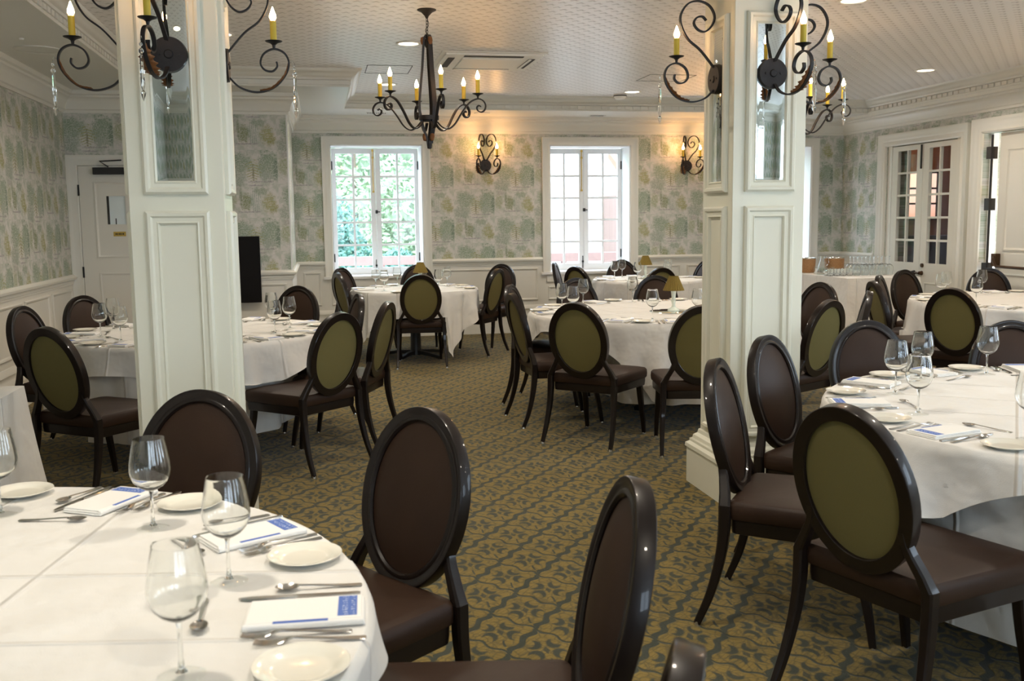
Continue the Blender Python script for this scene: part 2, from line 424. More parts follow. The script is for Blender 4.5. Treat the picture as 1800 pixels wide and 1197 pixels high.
def moulding(mb, pts, prof, frame, closed=False, mi=0):
    """prof (d, h): d to the left of the travel in the path's plane, h along the plane's normal; mitred at corners"""
    P = [Vector(p) for p in pts]; n = len(P); rows = []
    for i, p in enumerate(P):
        a = P[i] - P[i - 1] if (closed or i > 0) else P[1] - P[0]
        b = P[(i + 1) % n] - P[i] if (closed or i < n - 1) else P[-1] - P[-2]
        a.normalize(); b.normalize()
        na, nb = Vector((-a.y, a.x)), Vector((-b.y, b.x))
        m = (na + nb); m = m / max(1e-6, m.dot(na))
        rows.append([frame(p.x + m.x * d, p.y + m.y * d, h) for d, h in prof])
    k = len(prof); v = [q for r in rows for q in r]; f = []
    for i in range(n if closed else n - 1):
        j = (i + 1) % n
        for q in range(k): f.append((i * k + q, i * k + (q + 1) % k, j * k + (q + 1) % k, j * k + q))
    if not closed: f += [tuple(range(k - 1, -1, -1)), tuple((n - 1) * k + q for q in range(k))]
    mb.add(v, f, mi); return mb
FLOORF = lambda a, b, h: (a, b, h)

def struct(o, label, cat): return tag(o, label, cat, kind='structure')

fl = MB().box(-2.8, 7.6, -4.4, 13.4, -.1, 0).build('floor', 'carpet')
struct(fl, 'olive gold carpet floor with dark green damask lattice pattern', 'floor')

def walls(mb, axis, c0, c1, spans, zs=(0, .965, 3.1)):
    """boxes for spans [(a0, a1, z0, z1)], split at the rail so that wainscot (slot 0) lies under paper (slot 1)"""
    for a0, a1, z0, z1 in spans:
        for lo, hi, mi in ((zs[0], zs[1], 0), (zs[1], zs[2], 1)):
            b0, b1 = max(z0, lo), min(z1, hi)
            if b1 - b0 > 1e-6:
                mb.box(a0, a1, c0, c1, b0, b1, mi) if axis == 'x' else mb.box(c0, c1, a0, a1, b0, b1, mi)
    return mb
WZ0, WZ1 = .80, 2.465
WIN = [(.18, 1.345), (3.03, 4.14), (5.66, 6.77)]
sp = []; a = XJ - .02
for l, r in WIN:
    sp += [(a, l, 0, 3.1), (l, r, 0, WZ0), (l, r, WZ1, 3.1)]; a = r
sp.append((a, XR + .3, 0, 3.1))
struct(walls(MB(), 'x', YB, YB + .45, sp).build('wall_back', ['wainscot', 'paper_x']), 'back wall with green tree toile wallpaper above cream wainscot and three windows', 'wall')
mb = walls(MB(), 'x', YD, YD + .28, [(XL - .3, XJ, 0, 3.1)]); struct(mb.build('wall_rear_left', ['wainscot', 'paper_x']), 'projecting papered wall that holds the cream service door and screen', 'wall')
mb = walls(MB(), 'y', XJ - .28, XJ, [(YD + .28, YB + .45, 0, 3.1)]); struct(mb.build('wall_return', ['wainscot', 'paper_y']), 'short papered return wall beside the first window', 'wall')
struct(walls(MB(), 'y', XL - .3, XL, [(YF - .3, YD + .1, 0, 3.1)]).build('wall_left', ['wainscot', 'paper_y']), 'long side wall of green toile paper over wainscot, beside the draped table', 'wall')
D2 = (10.25, 11.76, 2.37); D3 = (7.95, 9.87, 2.38)
RWIN = [(-2.9, -1.5), (.2, 1.6), (3.0, 4.4)]
sp = [(YF - .3, RWIN[0][0], 0, 3.1)]
for i, (l, r) in enumerate(RWIN):
    nx = RWIN[i + 1][0] if i < 2 else D3[0]
    sp += [(l, r, 0, WZ0), (l, r, WZ1, 3.1), (r, nx, 0, 3.1)]
sp += [(D3[0], D3[1], D3[2], 3.1), (D3[1], D2[0], 0, 3.1), (D2[0], D2[1], D2[2], 3.1), (D2[1], YB + .45, 0, 3.1)]
struct(walls(MB(), 'y', XR, XR + .3, sp).build('wall_right', ['wainscot', 'paper_y']), 'papered wall with the glazed double door and the panelled door', 'wall')
FWIN = [(.1, 1.6), (2.2, 3.7), (4.2, 5.7)]
sp = []; a = XL - .3
for l, r in FWIN: sp += [(a, l, 0, 3.1), (l, r, 0, WZ0), (l, r, WZ1, 3.1)]; a = r
sp.append((a, XR + .3, 0, 3.1))
struct(walls(MB(), 'x', YF - .3, YF, sp).build('wall_front', ['wainscot', 'paper_x']), 'papered wall with three windows behind the camera', 'wall')

# ceiling: flat embossed tray inside a lower soffit
TX0, TX1, TY0, TY1, TYA, TXA = -1.65, 7.10, -3.0, 12.0, 10.08, .345
struct(MB().box(XL - .3, XR + .3, YF - .3, YB + .45, ZC, 3.12).build('ceiling', 'ceil'), 'pale ceiling covered in small embossed dash pattern paper', 'ceiling')
mb = MB()
mb.box(XL, TX0, YF, YD, ZS, ZC); mb.box(TX1, XR, YF, YB, ZS, ZC); mb.box(TXA, TX1, TY1, YB, ZS, ZC)
mb.box(TX0, TXA, TYA, YD, ZS, ZC); mb.box(XJ, TXA, YD, YB, ZS, ZC); mb.box(TX0, TX1, YF, TY0, ZS, ZC)
struct(mb.build('ceiling_soffit', 'soffit'), 'plain painted lower border of the ceiling round the raised middle', 'ceiling')
tray = [(TX0, TY0), (TX1, TY0), (TX1, TY1), (TXA, TY1), (TXA, TYA), (TX0, TYA)]
mb = MB()
moulding(mb, tray, [(0, ZS), (.012, ZS - .004), (.016, ZS + .012), (.010, ZS + .016), (.010, ZS + .06), (.028, ZS + .064), (.034, ZS + .082), (.05, ZS + .088), (.066, ZS + .105), (.098, ZS + .128), (.112, ZS + .132), (.128, ZS + .146), (.132, ZC), (0, ZC)], FLOORF, True)
dn = MB()
for i, (x, y) in enumerate(tray):
    x2, y2 = tray[(i + 1) % 6]; L = math.hypot(x2 - x, y2 - y); dx, dy = (x2 - x) / L, (y2 - y) / L
    k = int(L / .1)
    for j in range(k):
        s0 = (j + .15) * L / k; s1 = (j + .85) * L / k
        pa = (x + dx * s0, y + dy * s0); pb = (x + dx * s1 - dy * .024, y + dy * s1 + dx * .024)
        dn.box(pa[0], pb[0], pa[1], pb[1], ZS + .02, ZS + .056)
tc = mb.build('trim_1', 'trim'); struct(tc, 'cream crown moulding with a dentil row round the raised ceiling', 'moulding'); d = dn.build('dentil_row', 'trim', tc)
d['kind'] = 'stuff'
room = [(XL, YF), (XR, YF), (XR, YB), (XJ, YB), (XJ, YD), (XL, YD)]
mb = moulding(MB(), room, [(0, 2.61), (.016, 2.61), (.02, 2.635), (.036, 2.645), (.042, 2.675), (.055, 2.715), (.082, 2.752), (.094, 2.757), (.10, 2.775), (.122, 2.785), (.13, ZS), (0, ZS)], FLOORF, True)
struct(mb.build('trim_2', 'trim'), 'wide cream cornice where the papered walls meet the soffit', 'moulding')

RAIL = [(0, .90), (.008, .90), (.010, .915), (.016, .92), (.020, .945), (.040, .955), (.046, .975), (.030, .982), (.022, .99), (.018, 1.0), (0, 1.0)]
BASE = [(0, 0), (.022, 0), (.022, .22), (.034, .225), (.034, .245), (.018, .27), (.018, .305), (.026, .318), (.020, .345), (.008, .37), (0, .37)]
CW = .105     # casing width
runs = {'right': [[(XR, 4.6), (XR, D3[0] - .15)], [(XR, D3[1] + .165), (XR, D2[0] - .27)], [(XR, D2[1] + .25), (XR, YB - .0)]],
        'back': [[(XR, YB), (WIN[2][1] + CW, YB)], [(WIN[2][0] - CW, YB), (WIN[1][1] + CW, YB)], [(WIN[1][0] - CW, YB), (WIN[0][1] + CW, YB)], [(WIN[0][0] - CW, YB), (XJ, YB), (XJ, YD), (-1.30, YD)]],
        'left': [[(XL, YD), (XL, YF)]]}
bruns = {'right': runs['right'], 'back': [[(XR, YB), (XJ, YB), (XJ, YD), (-1.30, YD)]], 'left': runs['left']}
n = 3
for side in runs:
    mb = MB()
    for p in runs[side]:
        if math.dist(p[0], p[1]) > .03: moulding(mb, p, RAIL, FLOORF)
    struct(mb.build('trim_%d' % n, 'trim'), {'right': 'cream chair rail beside the two doors', 'back': 'cream chair rail between and beside the windows', 'left': 'cream chair rail along the side wall by the draped table'}[side], 'chair rail'); n += 1
    mb = MB()
    for p in bruns[side]:
        if math.dist(p[0], p[1]) > .03: moulding(mb, p, BASE, FLOORF)
    struct(mb.build('baseboard_' + side, 'wainscot'), {'right': 'tall cream baseboard below the doors wall', 'back': 'tall cream baseboard below the windows', 'left': 'tall cream baseboard along the side wall'}[side], 'baseboard')

# wainscot picture-frame mouldings
FR = [(0, 0), (0, .008), (.008, .016), (.018, .012), (.026, .004), (.030, 0)]
def wframe(mb, wall, a0, a1, z0, z1, prof=FR):
    if wall == 'back': fr = lambda a, b, h: (a, YB - h, b)
    elif wall == 'rear': fr = lambda a, b, h: (a, YD - h, b)
    elif wall == 'left': fr = lambda a, b, h: (XL + h, a, b)
    else: fr = lambda a, b, h: (XR - h, a, b)
    moulding(mb, [(a0, z0), (a1, z0), (a1, z1), (a0, z1)], prof, fr, True)
mb = MB()
for l, r in WIN: wframe(mb, 'back', l - .03, r + .03, .43, .61)
for a0, a1 in ((-.20, .02), (1.52, 2.30), (2.40, 2.86), (4.32, 4.85), (4.95, 5.48), (6.93, 7.19)): wframe(mb, 'back', a0, a1, .43, .86)
struct(mb.build('trim_9', 'wainscot'), 'raised panel mouldings on the wainscot below the windows', 'moulding')
mb = MB(); wframe(mb, 'rear', -.86, -.34, .43, .86); wframe(mb, 'rear', -1.24, -.94, .43, .86)
y = YD - .1
while y > -3: wframe(mb, 'left', y - .78, y, .43, .86); y -= .88
struct(mb.build('trim_10', 'wainscot'), 'raised panel mouldings on the side wall wainscot', 'moulding')
mb = MB(); wframe(mb, 'right', 12.0, 12.78, .43, .86); struct(mb.build('trim_11', 'wainscot'), 'raised wainscot panel beside the double door', 'moulding')
mb = MB().box(XJ - .010, XJ + .004, YD - .004, YD + .012, 1.0, 2.61); struct(mb.build('trim_12', 'white'), 'thin white guard strip on the outer wall corner', 'trim')

CAS = [(0, 0), (0, .016), (.008, .022), (.05, .016), (.075, .024), (.095, .034), (CW, .034), (CW, 0)]
def grid_glass(parent, X, y0, y1, gx0, gx1, gz0, gz1, nx, nz, mt, thick, bar=.018, name='sash'): pass
def sash(parent, frame, x0, x1, z0, z1, gx0, gx1, gz0, gz1, nx, nz, mat, depth=.042, bar=.027, name='sash'):
    """frame(a, b, h): a across, b up, h toward the room; a wooden leaf with nx x nz panes"""
    mb = MB()
    def bx(a0, a1, b0, b1, h0=0, h1=depth):
        v = [frame(a, b, h) for h in (h0, h1) for b in (b0, b1) for a in (a0, a1)]
        mb.add(v, [(0, 2, 3, 1), (4, 5, 7, 6), (0, 1, 5, 4), (2, 6, 7, 3), (0, 4, 6, 2), (1, 3, 7, 5)])
    bx(x0, gx0, z0, z1); bx(gx1, x1, z0, z1); bx(gx0, gx1, z0, gz0); bx(gx0, gx1, gz1, z1)
    for i in range(1, nx):
        a = gx0 + (gx1 - gx0) * i / nx; bx(a - bar / 2, a + bar / 2, gz0, gz1, .006, depth - .004)
    for i in range(1, nz):
        b = gz0 + (gz1 - gz0) * i / nz; bx(gx0, gx1, b - bar / 2, b + bar / 2, .006, depth - .006)
    s = mb.build(name, mat, parent)
    g = MB(); g.add([frame(a, b, depth * .5) for a, b in ((gx0, gz0), (gx1, gz0), (gx1, gz1), (gx0, gz1))], [(0, 1, 2, 3)])
    p = g.build('pane', 'pane', s, fix=False)
    return s
def window(num, frame, l, r, label, hardware=True, depth=.34, hide=None):
    """frame(a, b, h): h = 0 on the wall face, negative into the wall"""
    w = empty('window_%d' % num, label, 'window', kind='structure')
    mb = MB(); moulding(mb, [(l, WZ0 - .03), (l, WZ1), (r, WZ1), (r, WZ0 - .03)], CAS, frame); mb.build('casing', 'trim', w)
    mb = MB()
    def bx(m, a0, a1, b0, b1, h0, h1):
        v = [frame(a, b, h) for h in (h0, h1) for b in (b0, b1) for a in (a0, a1)]
        m.add(v, [(0, 2, 3, 1), (4, 5, 7, 6), (0, 1, 5, 4), (2, 6, 7, 3), (0, 4, 6, 2), (1, 3, 7, 5)])
    t = .012
    bx(mb, l, l + t, WZ0, WZ1, -depth - .06, .004); bx(mb, r - t, r, WZ0, WZ1, -depth - .06, .004); bx(mb, l, r, WZ1 - t, WZ1, -depth - .06, .004)
    mb.build('jamb', 'white', w)
    mb = MB(); bx(mb, l - CW - .02, r + CW + .02, WZ0 - .032, WZ0, -.002, .045); bx(mb, l, r, WZ0 - .03, WZ0 + .004, -depth - .06, .0); mb.build('sill', 'white', w)
    mb = MB(); bx(mb, l - .05, r + .05, WZ0 - .13, WZ0 - .032, 0, .02); mb.build('apron', 'wainscot', w)
    f2 = lambda a, b, h: frame(a, b, h - depth - .042)
    mid = (l + r) / 2; e = .018
    b0, b1 = WZ0 + .006, WZ1 - .02
    for x0, x1, g0, g1 in ((l + e, mid, l + e + .055, mid - .066), (mid, r - e, mid + .066, r - e - .055)):
        s = sash(w, f2, x0 + .002, x1 - .002, b0, b1, g0, g1, b0 + .088, b1 - .068, 2, 5, 'white')
        if hardware:
            hx = x0 + .006 if x0 < mid - .1 else x1 - .006
            for hz in (b0 + .22, b1 - .22):
                h = MB(); bx(h, hx - .008, hx + .008, hz - .055, hz + .055, -depth - .002, -depth + .008); h.build('hinge', 'black', s)
    if hardware:
        h = MB(); bx(h, mid - .036, mid - .026, b1 - .56, b1 - .01, -depth, -depth + .012)
        for z in (b1 - .56, b1 - .12, b1 - .03): bx(h, mid - .043, mid - .019, z - .012, z + .012, -depth, -depth + .018)
        h.build('upper_bolt', 'brass', w)
        h = MB(); bx(h, mid - .012, mid + .02, 1.60, 1.645, -depth, -depth + .02); bx(h, mid + .01, mid + .05, 1.615, 1.628, -depth + .008, -depth + .02); h.build('latch', 'black', w)
        h = MB(); bx(h, mid - .02, mid - .011, b0 + .02, b0 + .19, -depth, -depth + .012); bx(h, mid - .028, mid - .003, b0 + .10, b0 + .125, -depth, -depth + .016); h.build('lower_bolt', 'black', w)
    return w
backf = lambda a, b, h: (a, YB - h, b)
window(1, backf, *WIN[0], 'first casement window, looking onto green shrubs and a pink rail')
window(2, backf, *WIN[1], 'second casement window, looking onto a brick house and bright sky')
window(3, backf, *WIN[2], 'third casement window, mostly hidden behind the mirrored column')
rightf = lambda a, b, h: (XR - h, a, b)
frontf = lambda a, b, h: (a, YF + h, b)
for i, (l, r) in enumerate(RWIN): window(4 + i, rightf, l, r, ['side window furthest behind the camera', 'middle side window beside the camera', 'side window nearest the panelled door'][i], False, .2)
for i, (l, r) in enumerate(FWIN): window(7 + i, frontf, l, r, ['window behind the camera nearest the long side wall', 'middle window behind the camera', 'window behind the camera in the far corner'][i], False, .2)
def portal(c, rot, sx, sy):
    d = bpy.data.lights.new('daylight_portal', 'AREA'); d.shape = 'RECTANGLE'; d.size = sx; d.size_y = sy; d.cycles.is_portal = True
    o = bpy.data.objects.new('daylight_portal', d); COL.objects.link(o); o.location = c; o.rotation_euler = rot
for l, r in WIN: portal(((l + r) / 2, YB + .46, (WZ0 + WZ1) / 2), (R(-90), 0, 0), r - l, WZ1 - WZ0)
for l, r in RWIN: portal((XR + .31, (l + r) / 2, (WZ0 + WZ1) / 2), (0, R(90), 0), WZ1 - WZ0, r - l)
for l, r in FWIN: portal(((l + r) / 2, YF - .31, (WZ0 + WZ1) / 2), (R(90), 0, 0), r - l, WZ1 - WZ0)

# ------------------------------------------------------------------ doors
def fbx(m, frame, a0, a1, b0, b1, h0, h1, mi=0):
    v = [frame(a, b, h) for h in (h0, h1) for b in (b0, b1) for a in (a0, a1)]
    return m.add(v, [(0, 2, 3, 1), (4, 5, 7, 6), (0, 1, 5, 4), (2, 6, 7, 3), (0, 4, 6, 2), (1, 3, 7, 5)], mi)
PAN = [(0, 0), (0, .007), (.012, .011), (.022, .003), (.028, 0)]
# door_1: the service door in the projecting wall
d1 = empty('door_1', 'cream panelled service door with a small pane and black closer', 'door', kind='structure')
rf = lambda a, b, h: (a, YD - h, b)
mb = MB(); moulding(mb, [(-2.355, 0), (-2.355, 2.09), (-1.41, 2.09), (-1.41, 0)], CAS, rf); mb.build('casing', 'trim', d1)
wx0, wx1, wz0, wz1 = -2.095, -1.915, 1.50, 1.785
mb = MB()
for a0, a1, b0, b1 in ((-2.35, wx0, .01, 2.085), (wx1, -1.415, .01, 2.085), (wx0, wx1, .01, wz0), (wx0, wx1, wz1, 2.085)): fbx(mb, rf, a0, a1, b0, b1, .001, .018)
for a0, a1, b0, b1 in ((-2.21, -1.55, 1.16, 1.93), (-2.20, -1.56, .22, 1.01)):
    moulding(mb, [(a0, b0), (a1, b0), (a1, b1), (a0, b1)], [(d, h + .018) for d, h in PAN], rf, True)
lf = mb.build('leaf', 'door', d1)
mb = MB(); fbx(mb, rf, wx0, wx1, wz0, wz1, .0012, .003); mb.build('view_of_next_room', 'grey_white', lf)
mb = MB(); fbx(mb, rf, wx0, wx0 + .022, wz0, wz1, .003, .006); fbx(mb, rf, wx0 + .075, wx0 + .085, wz0, wz0 + .06, .003, .006); mb.build('pane_edge', 'slot', lf)
mb = MB(); mb.add([rf(a, b, .012) for a, b in ((wx0, wz0), (wx1, wz0), (wx1, wz1), (wx0, wz1))], [(0, 1, 2, 3)]); mb.build('pane', 'pane', lf, fix=False)
mb = MB(); fbx(mb, rf, -2.20, -1.86, 2.0, 2.07, .018, .075); cl = mb.build('door_closer', 'black', d1, bevel=.004)
mb = MB(); mb.tube([(-2.05, YD - .05, 2.075), (-2.13, YD - .065, 2.13), (-1.92, YD - .06, 2.142)], .007, 8); mb.build('closer_arm', 'black', cl)
for z in (1.845, 1.02):
    mb = MB(); fbx(mb, rf, -2.362, -2.345, z - .055, z + .055, .014, .028); mb.build('hinge', 'black', d1)
mb = MB(); fbx(mb, rf, -2.045, -1.925, 1.378, 1.425, .018, .021); pq = mb.build('brass_plate', 'brass', d1); pq['label'] = 'small brass plate with dark engraved lettering'
mb = MB()
for i, (w_, g_) in enumerate(((.012, .004), (.010, .004), (.012, .004), (.008, .004), (.012, .004))):   # engraved strokes, unreadable in the photo
    x_ = -2.025 + i * .017; fbx(mb, rf, x_, x_ + w_, 1.394, 1.410, .021, .0216)
mb.build('engraving', 'slot', pq)

# door_2: glazed double door
d2 = empty('door_2', 'cream glazed double door of many panes with black knobs', 'door', kind='structure')
CAS2 = [(0, 0), (0, .018), (.03, .03), (.10, .022), (.14, .035), (.20, .035), (.235, .048), (.25, .048), (.25, 0)]
mb = MB(); moulding(mb, [(D2[0], 0), (D2[0], D2[2]), (D2[1], D2[2]), (D2[1], 0)], [(d * .62, h) for d, h in CAS2], rightf); mb.build('casing', 'trim', d2)
mid = (D2[0] + D2[1]) / 2
mb = MB(); E2 = (10.345, 11.665)
fbx(mb, rightf, D2[0], E2[0], 0, D2[2], -.12, -.01); fbx(mb, rightf, E2[1], D2[1], 0, D2[2], -.12, -.01); mb.build('jamb', 'trim', d2)
f2 = lambda a, b, h: (XR + .06 - h, a, b)
for k, (y0, y1) in enumerate(((mid, E2[1]), (E2[0], mid))):
    s = sash(d2, f2, y0 + .003, y1 - .003, .01, D2[2] - .01, y0 + .125, y1 - .125, .91, 2.30, 2, 5, 'door', .045, .026, 'leaf')
    m = MB(); moulding(m, [(y0 + .12, .2), (y1 - .12, .2), (y1 - .12, .68), (y0 + .12, .68)], [(d, h + .045) for d, h in PAN], f2, True); m.build('lower_panel', 'door', s)
    ky = y0 + .045 if k == 0 else y1 - .06
    m = MB()
    m.cyl((XR + .015, ky, .79), (XR - .01, ky, .79), .012); m.lathe([(0, 0), (.026, .006), (.032, .02), (.026, .034), (0, .04)], 16)
    if k == 0:
        m = MB(); m.cyl((XR + .015, ky, .79), (XR - .02, ky, .79), .011); m.cyl((XR - .02, ky, .79), (XR - .055, ky, .79), .031, .024); m.build('knob', 'black', s)
    else:
        m = MB(); m.cyl((XR + .015, ky, .79), (XR - .03, ky, .79), .028, .02); m.cyl((XR - .03, ky, .79), (XR - .035, ky + .12, .79), .011); m.build('lever', 'bronze', s)
        m = MB(); m.cyl((XR + .015, ky - .01, .885), (XR - .005, ky - .01, .885), .024); m.build('deadbolt', 'bronze', s)
m = MB(); fbx(m, f2, mid + .02, mid + .038, 2.06, 2.35, .045, .06); m.build('surface_bolt', 'black', d2)

# door_3: panelled door with exit hardware
d3 = empty('door_3', 'cream panelled door with bronze push bar and black rod beside it', 'door', kind='structure')
mb = MB(); moulding(mb, [(D3[0], 0), (D3[0], D3[2]), (D3[1], D3[2]), (D3[1], 0)], [(d * .64, h) for d, h in CAS2], rightf); mb.build('casing', 'trim', d3)
f3 = lambda a, b, h: (XR + .10 - h, a, b)
mb = MB(); fbx(mb, f3, 7.96, 9.665, .01, D3[2] - .008, 0, .045)
for b0, b1 in ((1.10, 2.20), (.2, .86)): moulding(mb, [(8.15, b0), (9.545, b0), (9.545, b1), (8.15, b1)], [(d * 1.4, h * 1.3 + .045) for d, h in PAN], f3, True)
leaf3 = mb.build('leaf', 'door', d3)
mb = MB(); fbx(mb, f3, 9.58, 9.655, .93, 1.07, .045, .11); br = mb.build('bar_bracket', 'bronze', leaf3, bevel=.006)
mb = MB(); mb.tube([(XR - .01, 9.61, 1.03), (XR - .05, 9.56, 1.0), (XR - .06, 9.50, .935), (XR - .06, 8.2, .925)], .016, 10); mb.build('push_bar', 'bronze', leaf3)
mb = MB(); fbx(mb, f3, 8.2, 9.50, .94, 1.075, .045, .062); mb.build('bar_rail', 'door', leaf3)
mb = MB(); mb.cyl((XR + .03, 9.765, .02), (XR + .03, 9.765, 2.36), .013, n=10); rod = mb.build('vertical_rod', 'black', d3)
for z in (2.165, 1.605, .90):
    mb = MB(); fbx(mb, f3, 9.725, 9.805, z - .065, z + .065, .03, .11); mb.build('rod_guide', 'black', rod)
mb = MB(); fbx(mb, f3, 9.815, 9.868, .0, D3[2], -.05, .02); mb.build('jamb', 'white', d3)

# what lies beyond the two doors
mb = MB(); x0, x1 = XR + .3, XR + 4.2
mb.box(x1, x1 + .1, 9.2, 15.5, 0, 3.0); mb.box(x0, x1, 15.5, 15.6, 0, 3.0); mb.box(x0, x1, 10.0, 10.06, 0, 3.0); mb.box(x0, x1, 10.0, 15.5, 2.7, 2.8)
struct(mb.build('wall_beyond_double_door', 'darkroom'), 'dark brown panelled room seen through the glazed double door', 'wall')
mb = MB().box(x0, x1, 10.0, 15.5, -.1, 0); struct(mb.build('floor_beyond', 'darkroom'), 'dark floor of the room behind the glazed double door', 'floor')
mb = MB(); mb.box(9.88, 10.5, 15.47, 15.498, 1.42, 2.22); wb = mb.build('window_10', mat_emit('glowing_pink_panel', (.80, .30, .22), (.95, .62, .55), .30)); struct(wb, 'pinkish window glowing by itself as daylight at the far end of the brown room', 'window')  # emissive panel: the daylight in this window is its own glow
mb = MB()
for x_ in (9.88, 10.19, 10.5): mb.box(x_ - .018, x_ + .018, 15.44, 15.47, 1.42, 2.22)
for z in (1.42, 1.69, 1.95, 2.22): mb.box(9.88, 10.5, 15.44, 15.47, z - .015, z + .015)
mb.build('glazing_bars', 'black', wb)
mb = MB().box(9.0, 11.4, 15.0, 15.495, .02, 1.15); tag(mb.build('bar_counter', 'black', bevel=.01), 'dark counter glimpsed low behind the glazed double door', 'counter')
mb = MB(); mb.box(x0 + 1.2, x0 + 1.3, 7.2, 10.0, 0, 3.0); mb.box(x0, x0 + 1.2, 7.2, 7.3, 0, 3); mb.box(x0, x0 + 1.3, 7.2, 10.0, 2.7, 2.8)
struct(mb.build('wall_corridor', 'corridor'), 'warm lit corridor wall glimpsed past the panelled door', 'wall')
ld = bpy.data.lights.new('corridor_lamp', 'POINT'); ld.energy = 2; ld.color = (1, .62, .28); ld.shadow_soft_size = .08
lo = bpy.data.objects.new('corridor_lamp', ld); COL.objects.link(lo); lo.location = (x0 + .6, 9.0, 2.4)
ld = bpy.data.lights.new('brown_room_fill', 'POINT'); ld.energy = 9; ld.color = (1, .6, .3); ld.shadow_soft_size = .08  # unseen lamp without a fixture, added to light the brown wall
lo = bpy.data.objects.new('brown_room_fill', ld); COL.objects.link(lo); lo.location = (x0 + 2.2, 14.6, 2.45)

# ------------------------------------------------------------------ columns
def column(x0, y0, w, label):
    c = empty('column', label, 'column', (x0 + w / 2, y0 + w / 2, 0), kind='structure')
    h = w / 2
    MB().box(-h, h, -h, h, 0, ZC).build('shaft', 'paint', c, bevel=.004)
    mb = MB(); sq = [(-h, -h), (-h, h), (h, h), (h, -h)]
    moulding(mb, sq, [(0, 0), (.058, 0), (.058, .20), (.066, .206), (.064, .226), (.046, .238), (.046, .252), (.034, .258), (.030, .276), (.012, .29), (.008, .31), (0, .315)], FLOORF, True)
    mb.build('base', 'paint', c)
    mb = MB(); moulding(mb, sq, [(0, 2.70), (.01, 2.70), (.015, 2.76), (.04, 2.80), (.06, 2.88), (.09, 2.92), (.10, ZC), (0, ZC)], FLOORF, True); mb.build('capital', 'paint', c)
    THICK = [(0, 0), (0, .016), (.010, .026), (.022, .024), (.030, .014), (.046, .012), (.052, .016), (.058, .008), (.060, 0)]
    for k in range(4):
        a = k * pi / 2
        fr = lambda u, b, hh, a=a: (u * cos(a) + (h + hh) * sin(a), u * sin(a) - (h + hh) * cos(a), b)
        mb = MB(); moulding(mb, [(-.136, 1.628), (.136, 1.628), (.136, 2.525), (-.136, 2.525)], THICK, fr, True); mb.build('upper_panel_moulding', 'paint', c)
        mb = MB(); moulding(mb, [(-.136, .345), (.136, .345), (.136, 1.555), (-.136, 1.555)], THICK, fr, True); mb.build('lower_panel_moulding', 'paint', c)
        mb = MB(); g, z0, z1, bv = .077, 1.687, 2.466, .016
        o = [(-g, z0), (g, z0), (g, z1), (-g, z1)]; i_ = [(-g + bv, z0 + bv), (g - bv, z0 + bv), (g - bv, z1 - bv), (-g + bv, z1 - bv)]
        v = [fr(p, q, .0035) for p, q in o] + [fr(p, q, .006) for p, q in i_] + [fr(p, q, .0005) for p, q in o]
        mb.add(v, [(4, 5, 6, 7)] + [(j, (j + 1) % 4, 4 + (j + 1) % 4, 4 + j) for j in range(4)] + [(8 + j, 8 + (j + 1) % 4, (j + 1) % 4, j) for j in range(4)])
        m = mb.build('mirror', 'mirror', c); m['label'] = 'tall narrow bevelled mirror'
    return c
column(-.808, 4.60, .405, 'cream panelled column in front of the papered service wall, screen beside it')
column(2.088, 4.79, .397, 'cream mirrored column between the two dining tables, with iron candle sconces')

# ------------------------------------------------------------------ outdoors
struct(MB().box(-12, 22, YB + .45, 40, -.3, -.1).build('ground_outside', 'terrace'), 'pale terrace ground outside the windows', 'ground')
rl = empty('terrace_railing', 'pink top rail on posts outside the first and second windows', 'railing', (0, 16.0, -.1))
MB().box(-5, 13, -.05, .06, .90, 1.04).build('top_rail', 'pinkwall', rl)
for i in range(19): MB().box(-5 + i - .04, -5 + i + .04, -.035, .035, 0, .90).build('post', 'pinkwall', rl)
def foliage(mb, c, r, n, size, shell=.35, seed=1):
    rg = random.Random(seed)
    for _ in range(n):
        d = Vector((rg.gauss(0, 1), rg.gauss(0, 1), rg.gauss(0, 1))).normalized(); k = 1 - shell * rg.random()
        p = Vector((c[0] + d.x * r[0] * k, c[1] + d.y * r[1] * k, c[2] + d.z * r[2] * k))
        if p.z < .02: p.z = .02 + rg.random() * .2
        t = Vector((rg.gauss(0, 1), rg.gauss(0, 1), rg.gauss(0, .7))).normalized(); u = t.orthogonal().normalized(); s = size * (.6 + .8 * rg.random())
        mb.add([p - t * s, p + u * s * .45, p + t * s, p - u * s * .45], [(0, 1, 2, 3)])
def bush(name, label, cat, loc, blobs, mat, n, size, seed):
    b = empty(name, label, cat, loc)
    m = MB()
    for i, (c, r) in enumerate(blobs): foliage(m, c, r, n, size, .45, seed + i)
    m.build('foliage', mat, b, fix=False)
    m = MB(); m.cyl((0, 0, -.02), (0, 0, blobs[0][0][2]), .07, .04, 8); m.build('trunk', 'bark', b)
    return b
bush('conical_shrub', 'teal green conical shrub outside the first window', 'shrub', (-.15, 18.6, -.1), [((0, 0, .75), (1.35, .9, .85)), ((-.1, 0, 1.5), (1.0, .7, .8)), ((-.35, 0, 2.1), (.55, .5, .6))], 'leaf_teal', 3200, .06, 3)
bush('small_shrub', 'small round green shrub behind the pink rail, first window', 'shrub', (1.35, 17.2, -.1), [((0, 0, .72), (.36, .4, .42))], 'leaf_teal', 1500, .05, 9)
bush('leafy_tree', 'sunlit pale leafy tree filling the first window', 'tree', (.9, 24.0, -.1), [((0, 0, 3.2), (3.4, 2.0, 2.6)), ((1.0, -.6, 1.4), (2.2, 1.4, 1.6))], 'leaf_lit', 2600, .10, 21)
bush('leafy_tree', 'sunlit sparse tree showing at the edge of the second window', 'tree', (4.4, 30.5, -.1), [((0, 0, 4.6), (1.5, 1.2, 1.4))], 'leaf_lit', 500, .12, 31)
